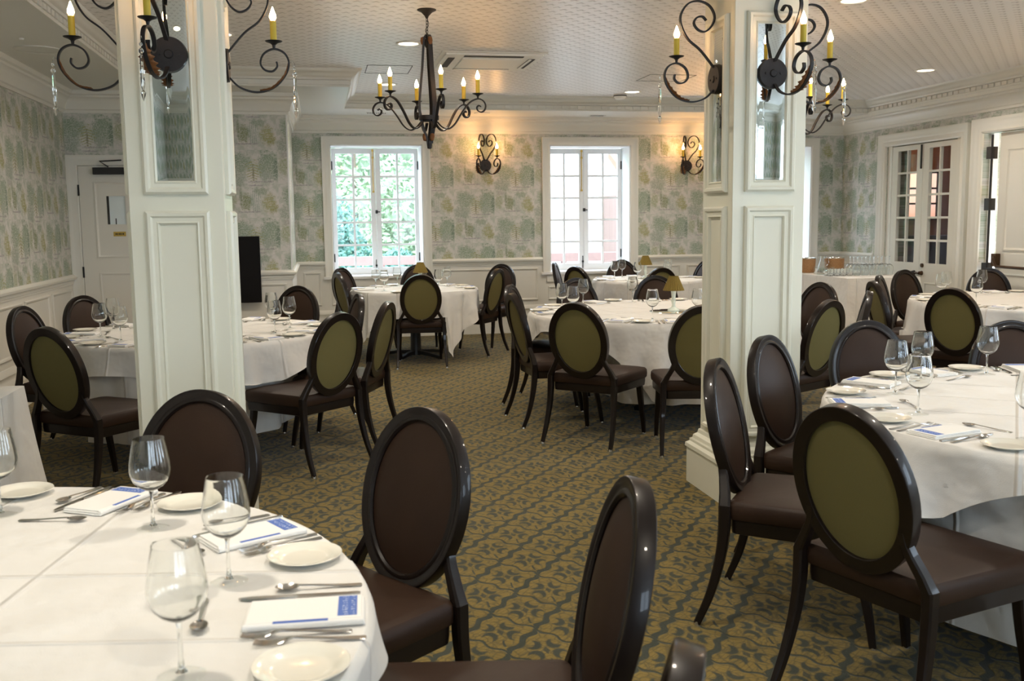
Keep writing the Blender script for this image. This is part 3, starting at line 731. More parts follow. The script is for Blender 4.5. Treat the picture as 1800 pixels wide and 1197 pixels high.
def hull(name, label, cat, x0, x1, y, z1, mat, seed, leaf=None, n=0):
    t = empty(name, label, cat, ((x0 + x1) / 2, y, -.1)); rg = random.Random(seed); m = MB(); nx, nz = 40, 26; v = []; w = (x1 - x0) / 2
    for j in range(nz + 1):
        for i in range(nx + 1): v.append((-w + 2 * w * i / nx, -.25 * rg.random() - .3 * sin(3.1 * j / nz), z1 * j / nz))
    k = len(v); v += [(x, 1.4, z) for x, _, z in v]
    f = [(j * (nx + 1) + i, j * (nx + 1) + i + 1, (j + 1) * (nx + 1) + i + 1, (j + 1) * (nx + 1) + i) for j in range(nz) for i in range(nx)]
    f += [tuple(k + q for q in reversed(g)) for g in f]
    e = [j * (nx + 1) for j in range(nz + 1)]; e2 = [j * (nx + 1) + nx for j in range(nz + 1)]; tp = [nz * (nx + 1) + i for i in range(nx + 1)]
    for line in (e, e2, tp): f += [(a, b, b + k, a + k) for a, b in zip(line, line[1:])]
    m.add(v, f, 0, True)
    m.build('hedge_body', mat, t)
    if leaf:
        m = MB()
        for _ in range(n):
            p = Vector((rg.uniform(-w, w), -.35 - .5 * rg.random(), rg.uniform(.1, z1))); tt = Vector((rg.gauss(0, 1), rg.gauss(0, .5), rg.gauss(0, .8))).normalized(); u = tt.orthogonal().normalized(); s = .11 * (.6 + .8 * rg.random())
            m.add([p - tt * s, p + u * s * .5, p + tt * s, p - u * s * .5], [(0, 1, 2, 3)])
        m.build('foliage', leaf, t, fix=False)
    return t
hull('backdrop_hedge', 'tall pale sunlit hedge added to screen the bright sky in the first window', 'hedge', -6.5, 3.6, 27.0, 7.5, 'hedge', 5, 'leaf_lit', 6000)  # added leafy backdrop, keeps the over-bright sky out of the first window
wl = empty('backdrop_wall', 'white backdrop wall added to screen the bright sky in the second window', 'wall', (9.0, 27.2, -.1))  # added backdrop, white in place of the over-bright sky behind the second window
MB().box(-5.3, 9, 0, .3, 0, 7.0).build('wall_face', 'white_render', wl); MB().box(-5.35, 9.05, -.05, .35, 7.0, 7.1).build('coping', 'white_render', wl)
hs = empty('brick_house', 'sunlit brick house with orange roof edge outside the second window', 'house', (9.05, 21.0, -.1))
MB().box(-2.1, 4, 0, 3, 0, 2.15).build('wall', 'brick', hs)
MB().prism([(-.35, 2.12), (1.5, 3.0), (1.5, 3.15), (-.35, 2.34)], 'x', -2.35, 4.3).build('roof', 'roof', hs)
MB().box(-1.15, -.35, -.04, .0, 1.05, 1.95).build('window_frame', 'white', hs)
mb = MB()
for i in range(18): mb.box(-1.10, -.40, -.07, -.03, 1.08 + i * .047, 1.11 + i * .047)
mb.build('louvred_shutter', 'shutter', hs)

# ------------------------------------------------------------------ fixed things on ceiling and walls
def downlight(x, y, label):
    t = empty('recessed_light', label, 'ceiling light', (x, y, ZC), group='recessed ceiling lights')
    m = MB(); m.lathe([(.084, .0), (.105, -.001), (.108, -.006), (.100, -.010), (.086, -.008), (.080, .0)], 28); m.build('trim_ring', 'acwhite', t)
    m = MB(); m.lathe([(0, -.003), (.083, -.003)], 28); m.build('diffuser', 'diffuser', t)
    d = bpy.data.lights.new('downlight', 'AREA'); d.shape = 'DISK'; d.size = .15; d.energy = DOWN_W; d.color = (1, .89, .74); d.spread = R(150)
    o = bpy.data.objects.new('downlight_lamp', d); COL.objects.link(o); o.parent = t; o.location = (0, 0, -.012)
for x, y, l in ((.80, 8.53, 'round recessed light beside the chandelier stem, nearer one'), (.80, 11.05, 'round recessed light behind the chandelier candles'),
                (3.69, 6.47, 'round recessed light cut by the top of the photo'), (3.69, 11.39, 'round recessed light beside the smoke detector'),
                (6.2, 9.41, 'round recessed light above the panelled door corner'), (3.69, 8.9, 'round recessed light hidden behind the mirrored column'),
                (.80, 5.7, 'round recessed light above the aisle near the columns'), (6.2, 6.4, 'round recessed light above the table by the panelled door'),
                (.80, 2.9, 'round recessed light above the front aisle'), (3.69, 3.5, 'round recessed light above the front table by the mirrored column'),
                (6.2, 3.4, 'round recessed light over the front side windows'), (.80, 0, 'round recessed light above the camera'),
                (3.69, .5, 'round recessed light beside the camera'), (6.2, .4, 'round recessed light behind the camera corner'), (-.7, 8.3, 'round recessed light above the table behind the first column'),
                (-.7, 2.2, 'round recessed light above the front table by the first column')): downlight(x, y, l)

ac = empty('ceiling_cassette_unit', 'square white air conditioning cassette in the ceiling', 'air conditioner', (1.6, 9.3, ZC))
m = MB(); s_, t_ = .475, .30
m.prism([(-s_, -s_), (s_, -s_), (s_, s_), (-s_, s_)], 'z', -.012, -.001); m.box(-.44, .44, -.44, .44, -.03, -.012); m.build('fascia', 'acwhite', ac, bevel=.006)
m = MB().box(-.27, .27, -.27, .27, -.042, -.030); m.build('intake_grille', 'acwhite', ac, bevel=.004)
for x0_, x1_, y0_, y1_ in ((-.27, .27, -.40, -.34), (-.27, .27, .34, .40), (-.40, -.34, -.27, .27), (.34, .40, -.27, .27)):
    MB().box(x0_, x1_, y0_, y1_, -.034, -.030).build('air_outlet', 'slot', ac)
for x0_, x1_, y0_, y1_ in ((-.27, .27, .34, .365), (.34, .365, -.27, .27)): MB().box(x0_, x1_, y0_, y1_, -.040, -.034).build('air_flap', 'acwhite', ac)
sd = empty('smoke_detector', 'round white smoke detector on the ceiling', 'smoke detector', (3.62, 11.65, ZC))
m = MB(); m.lathe([(0, -.06), (.05, -.058), (.07, -.04), (.078, -.02), (.078, 0)], 24); m.build('housing', 'acwhite', sd)
m = MB(); m.lathe([(.079, -.014), (.081, -.02), (.079, -.026), (.076, -.02)], 24); m.build('sensor_ring', 'slot', sd)
def hatch(x0, x1, y0, y1, label):
    m = MB()
    for a in ((x0, x1, y0, y0 + .006), (x0, x1, y1 - .006, y1), (x0, x0 + .006, y0, y1), (x1 - .006, x1, y0, y1)): m.box(*a, ZC - .003, ZC - .0005)
    tag(m.build('access_hatch', 'slot'), label, 'hatch', 'ceiling access hatches')
hatch(.515, .95, 9.73, 10.25, 'thin outlined access hatch in the ceiling behind the chandelier')
hatch(3.44, 3.95, 10.02, 10.5, 'thin outlined access hatch in the ceiling near the smoke detector')
def vent(x, y, w, d, label, slats=True):
    t = empty('air_vent', label, 'vent', (x, y, ZS), group='soffit vents')
    MB().box(-w / 2, w / 2, -d / 2, d / 2, -.006, -.0005).build('vent_frame', 'soffit', t)
    k = int(w / .028)
    for i in range(k):
        a = -w / 2 + .012 + i * (w - .024) / k; MB().box(a, a + .015, -d / 2 + .012, d / 2 - .012, -.0075, -.006).build('slot', 'slot', t)
vent(.76, 12.42, .26, .09, 'small slotted vent in the soffit above the first window')
vent(3.58, 12.50, .20, .09, 'small slotted vent in the soffit above the second window')
def speaker(x, y, r, label):
    t = empty('ceiling_speaker', label, 'speaker', (x, y, ZS), group='soffit speakers')
    m = MB(); m.lathe([(r, 0), (r, -.006), (r - .012, -.009), (r - .016, -.006)], 32); m.build('rim', 'soffit', t)
    m = MB(); m.lathe([(0, -.004), (r - .014, -.005)], 32); m.build('grille', 'soffit', t)
speaker(2.05, 12.35, .10, 'round speaker in the soffit above the wall sconce'); speaker(-2.03, 8.2, .17, 'large round speaker in the soffit above the side wall')
m = MB(); m.lathe([(0, -.012), (.014, -.010), (.018, 0)], 12, (-2.02, 7.75, ZS)); tag(m.build('sprinkler_cap', 'white'), 'tiny white button in the soffit beside the large speaker', 'sprinkler')
tv = empty('flat_screen', 'black flat screen on the wall behind the first column', 'screen', (-1.10, YD - .05, 1.015))
MB().box(-.505, .497, -.045, .01, -.345, .345).build('housing', 'screen', tv, bevel=.006)
MB().box(-.49, .482, -.047, -.044, -.33, .33).build('display', 'screen', tv); MB().box(-.15, .15, .01, .049, -.15, .15).build('wall_mount', 'black', tv)

# ------------------------------------------------------------------ dining chair with an oval back
TILT = R(13); BACK_Z0, BACK_A, BACK_B = .452, .213, .262
def back_pt(u, v, n):      # u across, v up the back from the oval's centre, n forward of the back plane
    c = Vector((0, -.236, BACK_Z0)) + Vector((0, -sin(TILT), cos(TILT))) * (BACK_B + v)
    return c + Vector((u, 0, 0)) + Vector((0, cos(TILT), sin(TILT))) * n
def seat_outline(k=1.0, n=12):
    """rounded trapezoid, wider in front"""
    pts = []
    cs = [(.205, -.215, .03), (.215, .205, .05), (-.215, .205, .05), (-.205, -.215, .03)]
    angs = [(-90, 0), (0, 90), (90, 180), (180, 270)]
    for (cx, cy, r), (a0, a1) in zip(cs, angs):
        for i in range(n // 2 + 1):
            a = R(a0 + (a1 - a0) * i / (n // 2)); pts.append(((cx + r * cos(a)) * k, (cy + r * sin(a)) * k))
    return pts
def rect(w, h, c=.006):
    return [(-w + c, -h), (w - c, -h), (w, -h + c), (w, h - c), (w - c, h), (-w + c, h), (-w, h - c), (-w, -h + c)]
def make_chair():
    t = empty('dining_chair', 'x', 'chair', group='oval-backed dining chairs')
    # seat cushion: stacked outlines
    mb = MB(); lay = [(.985, .408), (1.0, .416), (1.008, .440), (1.0, .462), (.965, .474), (.85, .481), (.55, .486), (.2, .488)]
    o = seat_outline(); m = len(o); v = [(x * k, y * k, z) for k, z in lay for x, y in o]
    f = [(i * m + j, i * m + (j + 1) % m, (i + 1) * m + (j + 1) % m, (i + 1) * m + j) for i in range(len(lay) - 1) for j in range(m)]
    f += [tuple(range((len(lay) - 1) * m, len(lay) * m)), tuple(range(m - 1, -1, -1))]
    mb.add(v, f, 0, True); mb.build('seat', 'leather', t)
    mb = MB(); v = [(x * k, y * k, z) for k, z in ((.93, .352), (.955, .355), (.965, .38), (.965, .405), (.9, .408)) for x, y in o]
    f = [(i * m + j, i * m + (j + 1) % m, (i + 1) * m + (j + 1) % m, (i + 1) * m + j) for i in range(4) for j in range(m)] + [tuple(range(m - 1, -1, -1)), tuple(range(4 * m, 5 * m))]
    mb.add(v, f); mb.build('seat_rail', 'wood', t)
    # oval frame, moulded in front
    N = 72; prof = [(-.0205, -.023), (.0205, -.023), (.0225, -.021), (.0225, .015), (.0205, .018), (.012, .0185), (.004, .014), (-.004, .013), (-.009, .016), (-.016, .016), (-.0215, .010), (-.0225, -.021)]
    mb = MB(); v = []
    for i in range(N):
        a = 2 * pi * i / N; cu, cv = BACK_A * cos(a), BACK_B * sin(a)
        nx, ny = cos(a) * BACK_B, sin(a) * BACK_A; L = math.hypot(nx, ny); nx /= L; ny /= L
        for d, n in prof: v.append(back_pt(cu + nx * (d - .0225), cv + ny * (d - .0225), n))
    k = len(prof); mb.add(v, [(i * k + j, i * k + (j + 1) % k, ((i + 1) % N) * k + (j + 1) % k, ((i + 1) % N) * k + j) for i in range(N) for j in range(k)], 0, True)
    bf = mb.build('back_frame', 'wood', t)
    def disc(fn, flip):
        mb = MB(); v = []; NR = 8
        for j in range(1, NR + 1):
            for i in range(N):
                a = 2 * pi * i / N; q = j / NR; v.append(back_pt((BACK_A - .038) * cos(a) * q, (BACK_B - .038) * sin(a) * q, fn(q)))
        v.append(back_pt(0, 0, fn(0))); c = len(v) - 1
        f = [(c, i, (i + 1) % N) for i in range(N)] + [((j - 1) * N + i, j * N + i, j * N + (i + 1) % N, (j - 1) * N + (i + 1) % N) for j in range(1, NR) for i in range(N)]
        mb.add(v, f, 0, True); return mb
    disc(lambda q: .004 + .020 * (1 - q ** 2.6), 0).build('back_pad', 'leather', t)
    p = disc(lambda q: -.010 - .007 * (1 - q ** 3), 1).build('back_panel', 'olive', t); p['label'] = 'olive woven rear panel'
    # rear legs run up past the seat and lean in to the oval; front legs are straight tapers
    def smooth(pts, n=5):
        out = []
        for i in range(len(pts) - 1):
            p0 = Vector(pts[max(i - 1, 0)]); p1 = Vector(pts[i]); p2 = Vector(pts[i + 1]); p3 = Vector(pts[min(i + 2, len(pts) - 1)])
            for j in range(n):
                s = j / n; out.append(.5 * (2 * p1 + (p2 - p0) * s + (2 * p0 - 5 * p1 + 4 * p2 - p3) * s * s + (3 * p1 - p0 - 3 * p2 + p3) * s ** 3))
        out.append(Vector(pts[-1])); return out
    for s in (-1, 1):
        lo = smooth([(s * .252, -.345, .006), (s * .246, -.300, .12), (s * .238, -.268, .25), (s * .235, -.254, .36), (s * .235, -.252, .462)])
        mb = MB(); L = len(lo)
        mb.sweep(lo, rect(.0185, .021), (0, 1, 0), scales=[.62 + .38 * min(1, i / (L * .75)) for i in range(L)])
        mb.sweep([Vector((s * .237, -.252, .452)), Vector((s * .212, -.258, .50)), Vector((s * .184, -.268, .548)), Vector((s * .168, -.276, .585)), Vector((s * .164, -.284, .620))], rect(.016, .019), (0, 1, 0), scales=[1.12, 1.0, .92, .88, .8])
        lg = mb.build('leg', 'wood', t, bevel=.0)
        g = MB(); g.cyl((s * .252, -.345, 0), (s * .252, -.345, .014), .014, .012, 12); g.build('foot_glide', 'steel', lg)
    for s in (-1, 1):
        lo = smooth([(s * .222, .268, .006), (s * .220, .250, .12), (s * .215, .224, .25), (s * .210, .205, .385)])
        mb = MB(); L = len(lo); mb.sweep(lo, rect(.0205, .0205), (0, 1, 0), scales=[.60 + .40 * i / (L - 1) for i in range(L)])
        lg = mb.build('leg', 'wood', t)
        g = MB(); g.cyl((s * .222, .268, 0), (s * .222, .268, .014), .014, .012, 12); g.build('foot_glide', 'steel', lg)
    return t
CHAIR = make_chair(); _first = [True]
SEATS = []      # (x, y, facing) of every chair, used to lay the cloths over the seats
def chair(tx, ty, face, label):
    """tx, ty: where the top of the back is; face: heading of the sitter, degrees from +x"""
    a = R(face); x, y = tx + .345 * cos(a), ty + .345 * sin(a); rz = a - pi / 2
    SEATS.append((x, y, rz))
    if _first[0]:
        CHAIR.location = (x, y, 0); CHAIR.rotation_euler = (0, 0, rz); CHAIR['label'] = label; _first[0] = False
        return CHAIR
    return copy_tree(CHAIR, (x, y, 0), rz, label)

# front table by the first column
chair(.625, 1.91, 174, 'chair seen nearly edge-on in the front aisle, dark leather face toward the front table')
chair(.285, 2.81, -145, 'tilted chair showing its dark leather oval, at the aisle side of the front table')
chair(-.39, 3.30, -112, 'chair facing the camera, cutting across the foot of the first column')
chair(.425, 1.11, 156, 'chair of which only a frame top shows at the bottom edge of the photo')
# front table by the mirrored column
chair(1.465, 2.55, 20, 'big olive-backed chair in front, at the table by the mirrored column')
chair(1.48, 3.52, -36, 'slim side-on chair before the mirrored column, its whole seat showing')
chair(1.99, 4.16, -52, 'chair with dark leather oval directly before the base of the mirrored column')
chair(2.76, 4.62, -93, 'chair with silvery lit top rim behind the wine glasses, beside the mirrored column')
chair(3.43, 4.40, -104, 'chair cut by the photo edge behind the plates of the table by the mirrored column')
# table behind the first column
chair(-1.44, 5.60, 54, 'olive-backed chair between the draped side table and the first column')
chair(-1.97, 7.10, -17, 'dark chair against the side wall wainscot, behind the olive-backed one')
chair(-1.79, 8.02, -36, 'dark chair in front of the cream service door')
chair(-.18, 8.57, -121, 'dark chair below the flat screen corner, behind two wine glasses')
chair(.11, 5.97, 134, 'olive-backed chair with full oval just beside the first column, aisle side')
chair(.28, 7.46, -170, 'narrow leather-faced chair squeezed between two olive-backed chairs in the aisle')
chair(.44, 6.66, 158, 'narrow olive-backed chair on the aisle, leaning toward the table behind the column')
# table under the first window
chair(1.95, 10.83, 144, 'olive-backed chair at the first window table, on its aisle side')
chair(2.20, 11.92, -132, 'chair hidden behind the aisle-side chair of the first window table')
chair(.19, 10.68, 17, 'narrow grey-backed chair under the first window corner')
chair(.25, 11.80, -38, 'dark bluish chair under the first window, beside the wall return')
chair(1.19, 12.20, -97, 'dark chair behind the little lamp, under the first window')
chair(1.00, 9.97, 86, 'olive-backed chair squarely facing the first window table')
# table before the mirrored column
chair(1.625, 6.20, 48, 'olive-backed chair standing free in the aisle at the lamp table')
chair(2.325, 5.74, 77, 'olive-backed chair half hidden by the edge of the mirrored column')
chair(3.24, 5.86, 119, 'olive-backed chair showing behind the mirrored column, silver-rimmed chair in front')
chair(4.02, 7.42, 198, 'leather-faced chair just behind the olive one past the mirrored column')
chair(3.87, 6.46, 153, 'edge-on chair like a dark stick against the buffet cloth')
chair(1.39, 7.11, 4, 'narrow olive-backed chair on the aisle side of the lamp table')
chair(1.56, 8.06, -28, 'leather-faced chair directly behind the narrow olive one at the lamp table')
chair(2.30, 8.76, -76, 'brown-faced chair at the far side of the lamp table, below the second window')
chair(3.11, 8.88, -105, 'brown-faced chair behind the olive lamp shade')
# table under the second window
chair(2.90, 12.06, -22, 'bluish narrow chair at the second window table, nearest the wainscot panel')
chair(2.88, 10.97, 30, 'olive-backed chair at the second window table, partly behind a brown chair')
chair(3.88, 12.42, -95, 'dark chair against the second window sill')
chair(4.84, 11.85, -160, 'dark chair at the second window table, cut by the mirrored column')
chair(3.68, 10.30, 100, 'olive-topped chair rising above the brown chair behind the lamp')
# table by the panelled door
chair(4.50, 7.44, -12, 'narrow olive-backed chair before the buffet, at the table by the panelled door')
chair(4.97, 8.12, -42, 'curved dark chair beside the narrow olive one before the buffet')
chair(5.68, 8.85, -72, 'dark chair in front of the glazed double door')
chair(4.57, 6.51, 30, 'olive-backed chair with black rim, squarely before the table by the panelled door')
chair(6.58, 8.80, -112, 'dark chair below the black rod of the panelled door')
# draped side table
chair(-2.02, 5.66, -92, 'chair barely showing at the photo edge behind the draped side table')

# ------------------------------------------------------------------ tables and linen
TZ = .745
def in_seat(px, py, m=.03):
    for x, y, rz in SEATS:
        dx, dy = px - x, py - y
        u = dx * cos(rz) + dy * sin(rz); v = -dx * sin(rz) + dy * cos(rz)
        if abs(u) < .262 + m and -.27 - m < v < .285 + m: return True
    return False
def back_limit(cx, cy, th, r1):
    """largest radius along th that stays in front of every chair's back"""
    s = .3
    while s < r1:
        px, py = cx + s * cos(th), cy + s * sin(th)
        for x, y, rz in SEATS:
            dx, dy = px - x, py - y
            u = dx * cos(rz) + dy * sin(rz); v = -dx * sin(rz) + dy * cos(rz)
            if abs(u) < .275 and -.42 < v < -.20: return s
        s += .015
    return r1
def seat_limit(cx, cy, th, r):
    """largest radius along th that stays clear of every seat"""
    q = r
    while q > .25 and in_seat(cx + q * cos(th), cy + q * sin(th), .02): q -= .02
    # also nothing nearer
    s = .25
    while s < q:
        if in_seat(cx + s * cos(th), cy + s * sin(th), .02): return s - .02
        s += .02
    return q
def table(cx, cy, r, label):
    t = empty('round_table', label, 'table', (cx, cy, 0), group='round banquet tables')
    m = MB(); m.lathe([(0, TZ - .022), (r - .05, TZ - .022), (r - .04, TZ - .012), (r - .044, TZ), (0, TZ)], 64); m.build('tabletop', 'wood', t)
    m = MB(); m.lathe([(0, .03), (.07, .03), (.06, .08), (.055, .3), (.055, .62), (.11, .70), (.11, TZ - .022), (0, TZ - .022)], 24); m.build('pedestal', 'black', t)
    for k in range(4):
        a = pi / 4 + k * pi / 2; m = MB()
        rr = min(.42, seat_limit(cx, cy, a, .42))
        m.sweep([(.04 * cos(a), .04 * sin(a), .06), (rr * .6 * cos(a), rr * .6 * sin(a), .045), (rr * cos(a), rr * sin(a), .02)], rect(.032, .02), (0, 0, 1), scales=[1, .9, .75]); m.build('foot', 'black', t)
    return t
def overlay(cx, cy, r, half, rot, label, seed, minz=.03):
    """square cloth laid over the round top: flat on the table, hanging past the rim, lying on any seat it meets"""
    rg = random.Random(seed); n = 224; ph = [rg.random() * 6.28 for _ in range(6)]
    z0 = TZ + .014; v = []; rings = [.0, .35, .65, .88, .975]; ND = 18
    for q in rings[1:]:
        for i in range(n):
            a = 2 * pi * i / n; v.append((r * q * cos(a), r * q * sin(a), z0 + .0012 * sin(3 * a + ph[0]) * q))
    bl = [back_limit(cx, cy, 2 * pi * i / n, r + .4) for i in range(n)]
    bl = [min(bl[(i + k) % n] for k in range(-2, 3)) for i in range(n)]
    for j in range(ND + 1):
        s_ = j / ND
        for i in range(n):
            a = 2 * pi * i / n; al = a - rot
            S = half / max(abs(cos(al)), abs(sin(al)), .72); drop = max(.05, S - r)
            d = drop * s_; cor = max(0.0, (drop - (half - r)) / max(.05, half * .39))
            fold = (.030 * sin(9 * a + ph[1]) + .022 * sin(14 * a + ph[2])) * min(1, d / .22) + .05 * cor * sin(26 * al + ph[3]) * min(1, d / .35)
            rr = r - .012 + .014 * min(1, d / .02) + .055 * d + fold * (.35 + .65 * s_)
            z = z0 - d * .985 if d > .012 else z0 - d * .5
            if d > .02: rr = max(min(rr, bl[i] - .01), r - .014)
            x, y = rr * cos(a), rr * sin(a)
            if z < .505 and in_seat(cx + x, cy + y, .015):
                z = .5 + .006 * (1 - s_) + .003 * sin(20 * a)
            z = max(z, minz)
            v.append((x, y, z))
    v.append((0, 0, z0)); c = len(v) - 1; R_ = len(rings) - 1 + ND + 1
    f = [(c, i, (i + 1) % n) for i in range(n)] + [((j - 1) * n + i, j * n + i, j * n + (i + 1) % n, (j - 1) * n + (i + 1) % n) for j in range(1, R_) for i in range(n)]
    # turn the mesh into the cloth's own axes so that its fold creases follow its sides
    o = MB().add([(x * cos(rot) + y * sin(rot), -x * sin(rot) + y * cos(rot), z - z0) for x, y, z in v], f, 0, True).build('tablecloth', 'cloth', loc=(cx, cy, z0))
    o.rotation_euler = (0, 0, rot)
    return tag(o, label, 'tablecloth', 'square white tablecloths')
def skirt(cx, cy, r, hem, label, seed):
    rg = random.Random(seed); n = 240; ph = [rg.random() * 6.28 for _ in range(4)]; z0 = TZ + .005; v = []
    for i in range(n): a = 2 * pi * i / n; v.append((.5 * r * cos(a), .5 * r * sin(a), z0))
    lim = [seat_limit(cx, cy, 2 * pi * i / n, r + .05) for i in range(n)]
    lim = [min(lim[(i + k) % n] for k in range(-3, 4)) for i in range(n)]
    lim = [sum(lim[(i + k) % n] for k in range(-3, 4)) / 7 for i in range(n)]
    ND = 14; H = z0 - hem
    for j in range(ND + 1):
        s_ = j / ND; d = H * s_
        for i in range(n):
            a = 2 * pi * i / n
            rr = r - .016 + (.020 * sin(24 * a + ph[0]) + .014 * sin(37 * a + ph[1])) * min(1, d / .3)
            z = z0 - d
            if z < .62: 
                k = min(1, (.62 - z) / .10); rr = rr * (1 - k) + min(rr, lim[i] - .012) * k
            v.append((rr * cos(a), rr * sin(a), z))
    v.append((0, 0, z0)); c = len(v) - 1
    f = [(c, i, (i + 1) % n) for i in range(n)] + [((j - 1) * n + i, j * n + i, j * n + (i + 1) % n, (j - 1) * n + (i + 1) % n) for j in range(1, ND + 2) for i in range(n)]
    return tag(MB().add(v, f, 0, True).build('table_skirt', 'skirt', loc=(cx, cy, 0)), label, 'tablecloth', 'floor-length under cloths')
TB = {  # centre, radius, half side of the overlay, its turn, under-cloth hem
    'front1': (-1.00, 1.90, 1.08, 1.19, 80, .10, 'front table by the first column'),
    'front2': (2.98, 3.20, 1.08, 1.14, 52, .12, 'front table by the mirrored column'),
    'behind': (-.84, 7.08, .91, 1.08, 62, .16, 'table behind the first column'),
    'win1': (1.02, 10.85, .70, 1.00, 70, None, 'table under the first window'),
    'lamp': (2.70, 7.58, 1.07, 1.17, 24, .18, 'lamp table before the mirrored column'),
    'win2': (3.97, 11.56, .70, 1.00, 22, None, 'table under the second window'),
    'door': (6.08, 7.42, 1.07, 1.24, 30, .16, 'table by the panelled door')}
for k, (cx, cy, r, half, rot, hem, nm) in TB.items():
    table(cx, cy, r, 'round pedestal ' + nm)
    if hem: skirt(cx, cy, r, hem, 'pale under cloth hanging below the white cloth of the ' + nm, len(k))
    overlay(cx, cy, r, half, R(rot), 'white square cloth draped over the round ' + nm, len(nm))
ZT = TZ + .0155      # the surface things stand on

# draped rectangular tables
def boxcloth(name, x0, x1, y0, y1, z, label, seed, hem=.012):
    rg = random.Random(seed); pts = []; nn = 40
    for (ax, ay), (bx, by) in (((x0, y0), (x1, y0)), ((x1, y0), (x1, y1)), ((x1, y1), (x0, y1)), ((x0, y1), (x0, y0))):
        for i in range(nn): pts.append((ax + (bx - ax) * i / nn, ay + (by - ay) * i / nn, i / nn))
    cx, cy = (x0 + x1) / 2, (y0 + y1) / 2; v = []; n = len(pts); rows = [(0.97, 0, 0), (1, 0, .004)] + [(1, .06 + .94 * j / 9, 0) for j in range(10)]
    ph = rg.random() * 6
    for sc, s_, e in rows:
        for i, (x, y, q) in enumerate(pts):
            zz = z - e - s_ * (z - hem)
            out = .012 * s_ * sin(i * .55 + ph) + .03 * s_ * s_ + .055 * s_ * max(0, 1 - min(q, 1 - q) / .14)
            d = Vector((x - cx, y - cy)); 
            nx = (1 if x >= x1 - 1e-6 else -1 if x <= x0 + 1e-6 else 0); ny = (1 if y >= y1 - 1e-6 else -1 if y <= y0 + 1e-6 else 0)
            v.append((cx + (x - cx) * sc + nx * out, cy + (y - cy) * sc + ny * out, zz))
    f = [(j * n + i, j * n + (i + 1) % n, (j + 1) * n + (i + 1) % n, (j + 1) * n + i) for j in range(len(rows) - 1) for i in range(n)] + [tuple(range(n))]
    v = [(a - cx, b - cy, c) for a, b, c in v]
    return tag(MB().add(v, f, 0, True).build(name, 'cloth', loc=(cx, cy, 0)), label, 'tablecloth')
def recttable(x0, x1, y0, y1, z, label):
    t = empty('folding_table', label, 'table', ((x0 + x1) / 2, (y0 + y1) / 2, 0)); a, b = (x1 - x0) / 2 - .03, (y1 - y0) / 2 - .03
    MB().box(-a, a, -b, b, z - .04, z - .012).build('tabletop', 'wood', t)
    for sx in (-1, 1):
        for sy in (-1, 1): MB().cyl((sx * (a - .06), sy * (b - .06), 0), (sx * (a - .06), sy * (b - .06), z - .04), .018, n=10).build('leg', 'black', t)
recttable(-2.28, -1.38, 3.55, 4.93, .757, 'side table under the cloth at the photo edge'); boxcloth('tablecloth', -2.28, -1.38, 3.55, 4.93, .757, 'white cloth with a hanging corner on the side table at the photo edge', 3)
recttable(5.84, 6.74, 10.18, 12.3, .80, 'long buffet table below the cloth before the double door'); boxcloth('tablecloth', 5.84, 6.74, 10.18, 12.3, .80, 'floor-length white cloth on the buffet with upturned glasses', 5)

# ------------------------------------------------------------------ tableware
def make_glass():
    t = empty('wine_glass', 'x', 'wine glass', group='wine glasses on the tables')
    m = MB(); m.lathe([(0, .0945), (.010, .0955), (.016, .0975), (.029, .1055), (.0405, .118), (.0472, .134), (.0490, .148), (.0475, .166), (.0435, .190), (.0378, .220), (.0372, .2242), (.0364, .2242), (.0366, .220), (.0423, .190), (.0463, .166), (.0478, .148), (.0460, .134), (.0393, .119), (.028, .1072), (.012, .1000), (0, .099)], 40); m.build('bowl', 'glass', t)
    m = MB(); m.lathe([(0, .0944), (.006, .0938), (.0042, .084), (.0036, .06), (.0038, .03), (.006, .012), (.010, .0068), (0, .0064)], 14); m.build('stem', 'glass', t)
    m = MB(); m.lathe([(.0, .0062), (.010, .0060), (.028, .0028), (.039, .0012), (.0395, .0006), (.0395, .0006)], 32); m.build('foot', 'bowl', t, fix=False)
    return t
def make_plate():
    m = MB(); m.lathe([(0, .004), (.045, .0042), (.054, .0055), (.060, .0100), (.074, .0135), (.0805, .0150), (.0815, .0142), (.078, .0118), (.060, .0065), (.050, .001), (.046, 0), (0, .001)], 48)
    return tag(m.build('bread_plate', 'china'), 'x', 'plate', 'ivory bread plates')
def make_napkin():
    m = MB()
    for w0, w1, l, z0, z1, dx in ((-.062, .060, .112, 0, .0045, 0), (-.060, .058, .110, .0047, .0092, 0), (-.056, .056, .106, .0094, .0135, .002)):
        m.box(w0 + dx, w1 + dx, -l, l, z0, z1)
    path = [(-.058, y, .0068) for y in (-.110, -.05, .05, .110)]
    m.sweep(path, [(.0066 * cos(2 * pi * i / 10) - .001, .0066 * sin(2 * pi * i / 10)) for i in range(10)], (0, 0, 1), smooth=True)
    return tag(m.build('napkin', 'napkin', bevel=.0021), 'x', 'napkin', 'folded blue-printed napkins')
def flat_piece(mb, stations, th=.0016, arch=None):
    """stations: (y, half width, z)"""
    v = []
    for y, w, z in stations: v += [(-w, y, z), (w, y, z), (w * .8, y, z + th), (-w * .8, y, z + th)]
    n = len(stations)
    f = [(i * 4 + j, i * 4 + (j + 1) % 4, (i + 1) * 4 + (j + 1) % 4, (i + 1) * 4 + j) for i in range(n - 1) for j in range(4)] + [(3, 2, 1, 0), tuple(range((n - 1) * 4, n * 4))]
    return mb.add(v, f, 0, True)
HANDLE = [(-.105, .0062, .0006), (-.100, .0085, .0006), (-.085, .0080, .0010), (-.05, .0052, .0030), (0, .0036, .0070), (.022, .0038, .0085)]
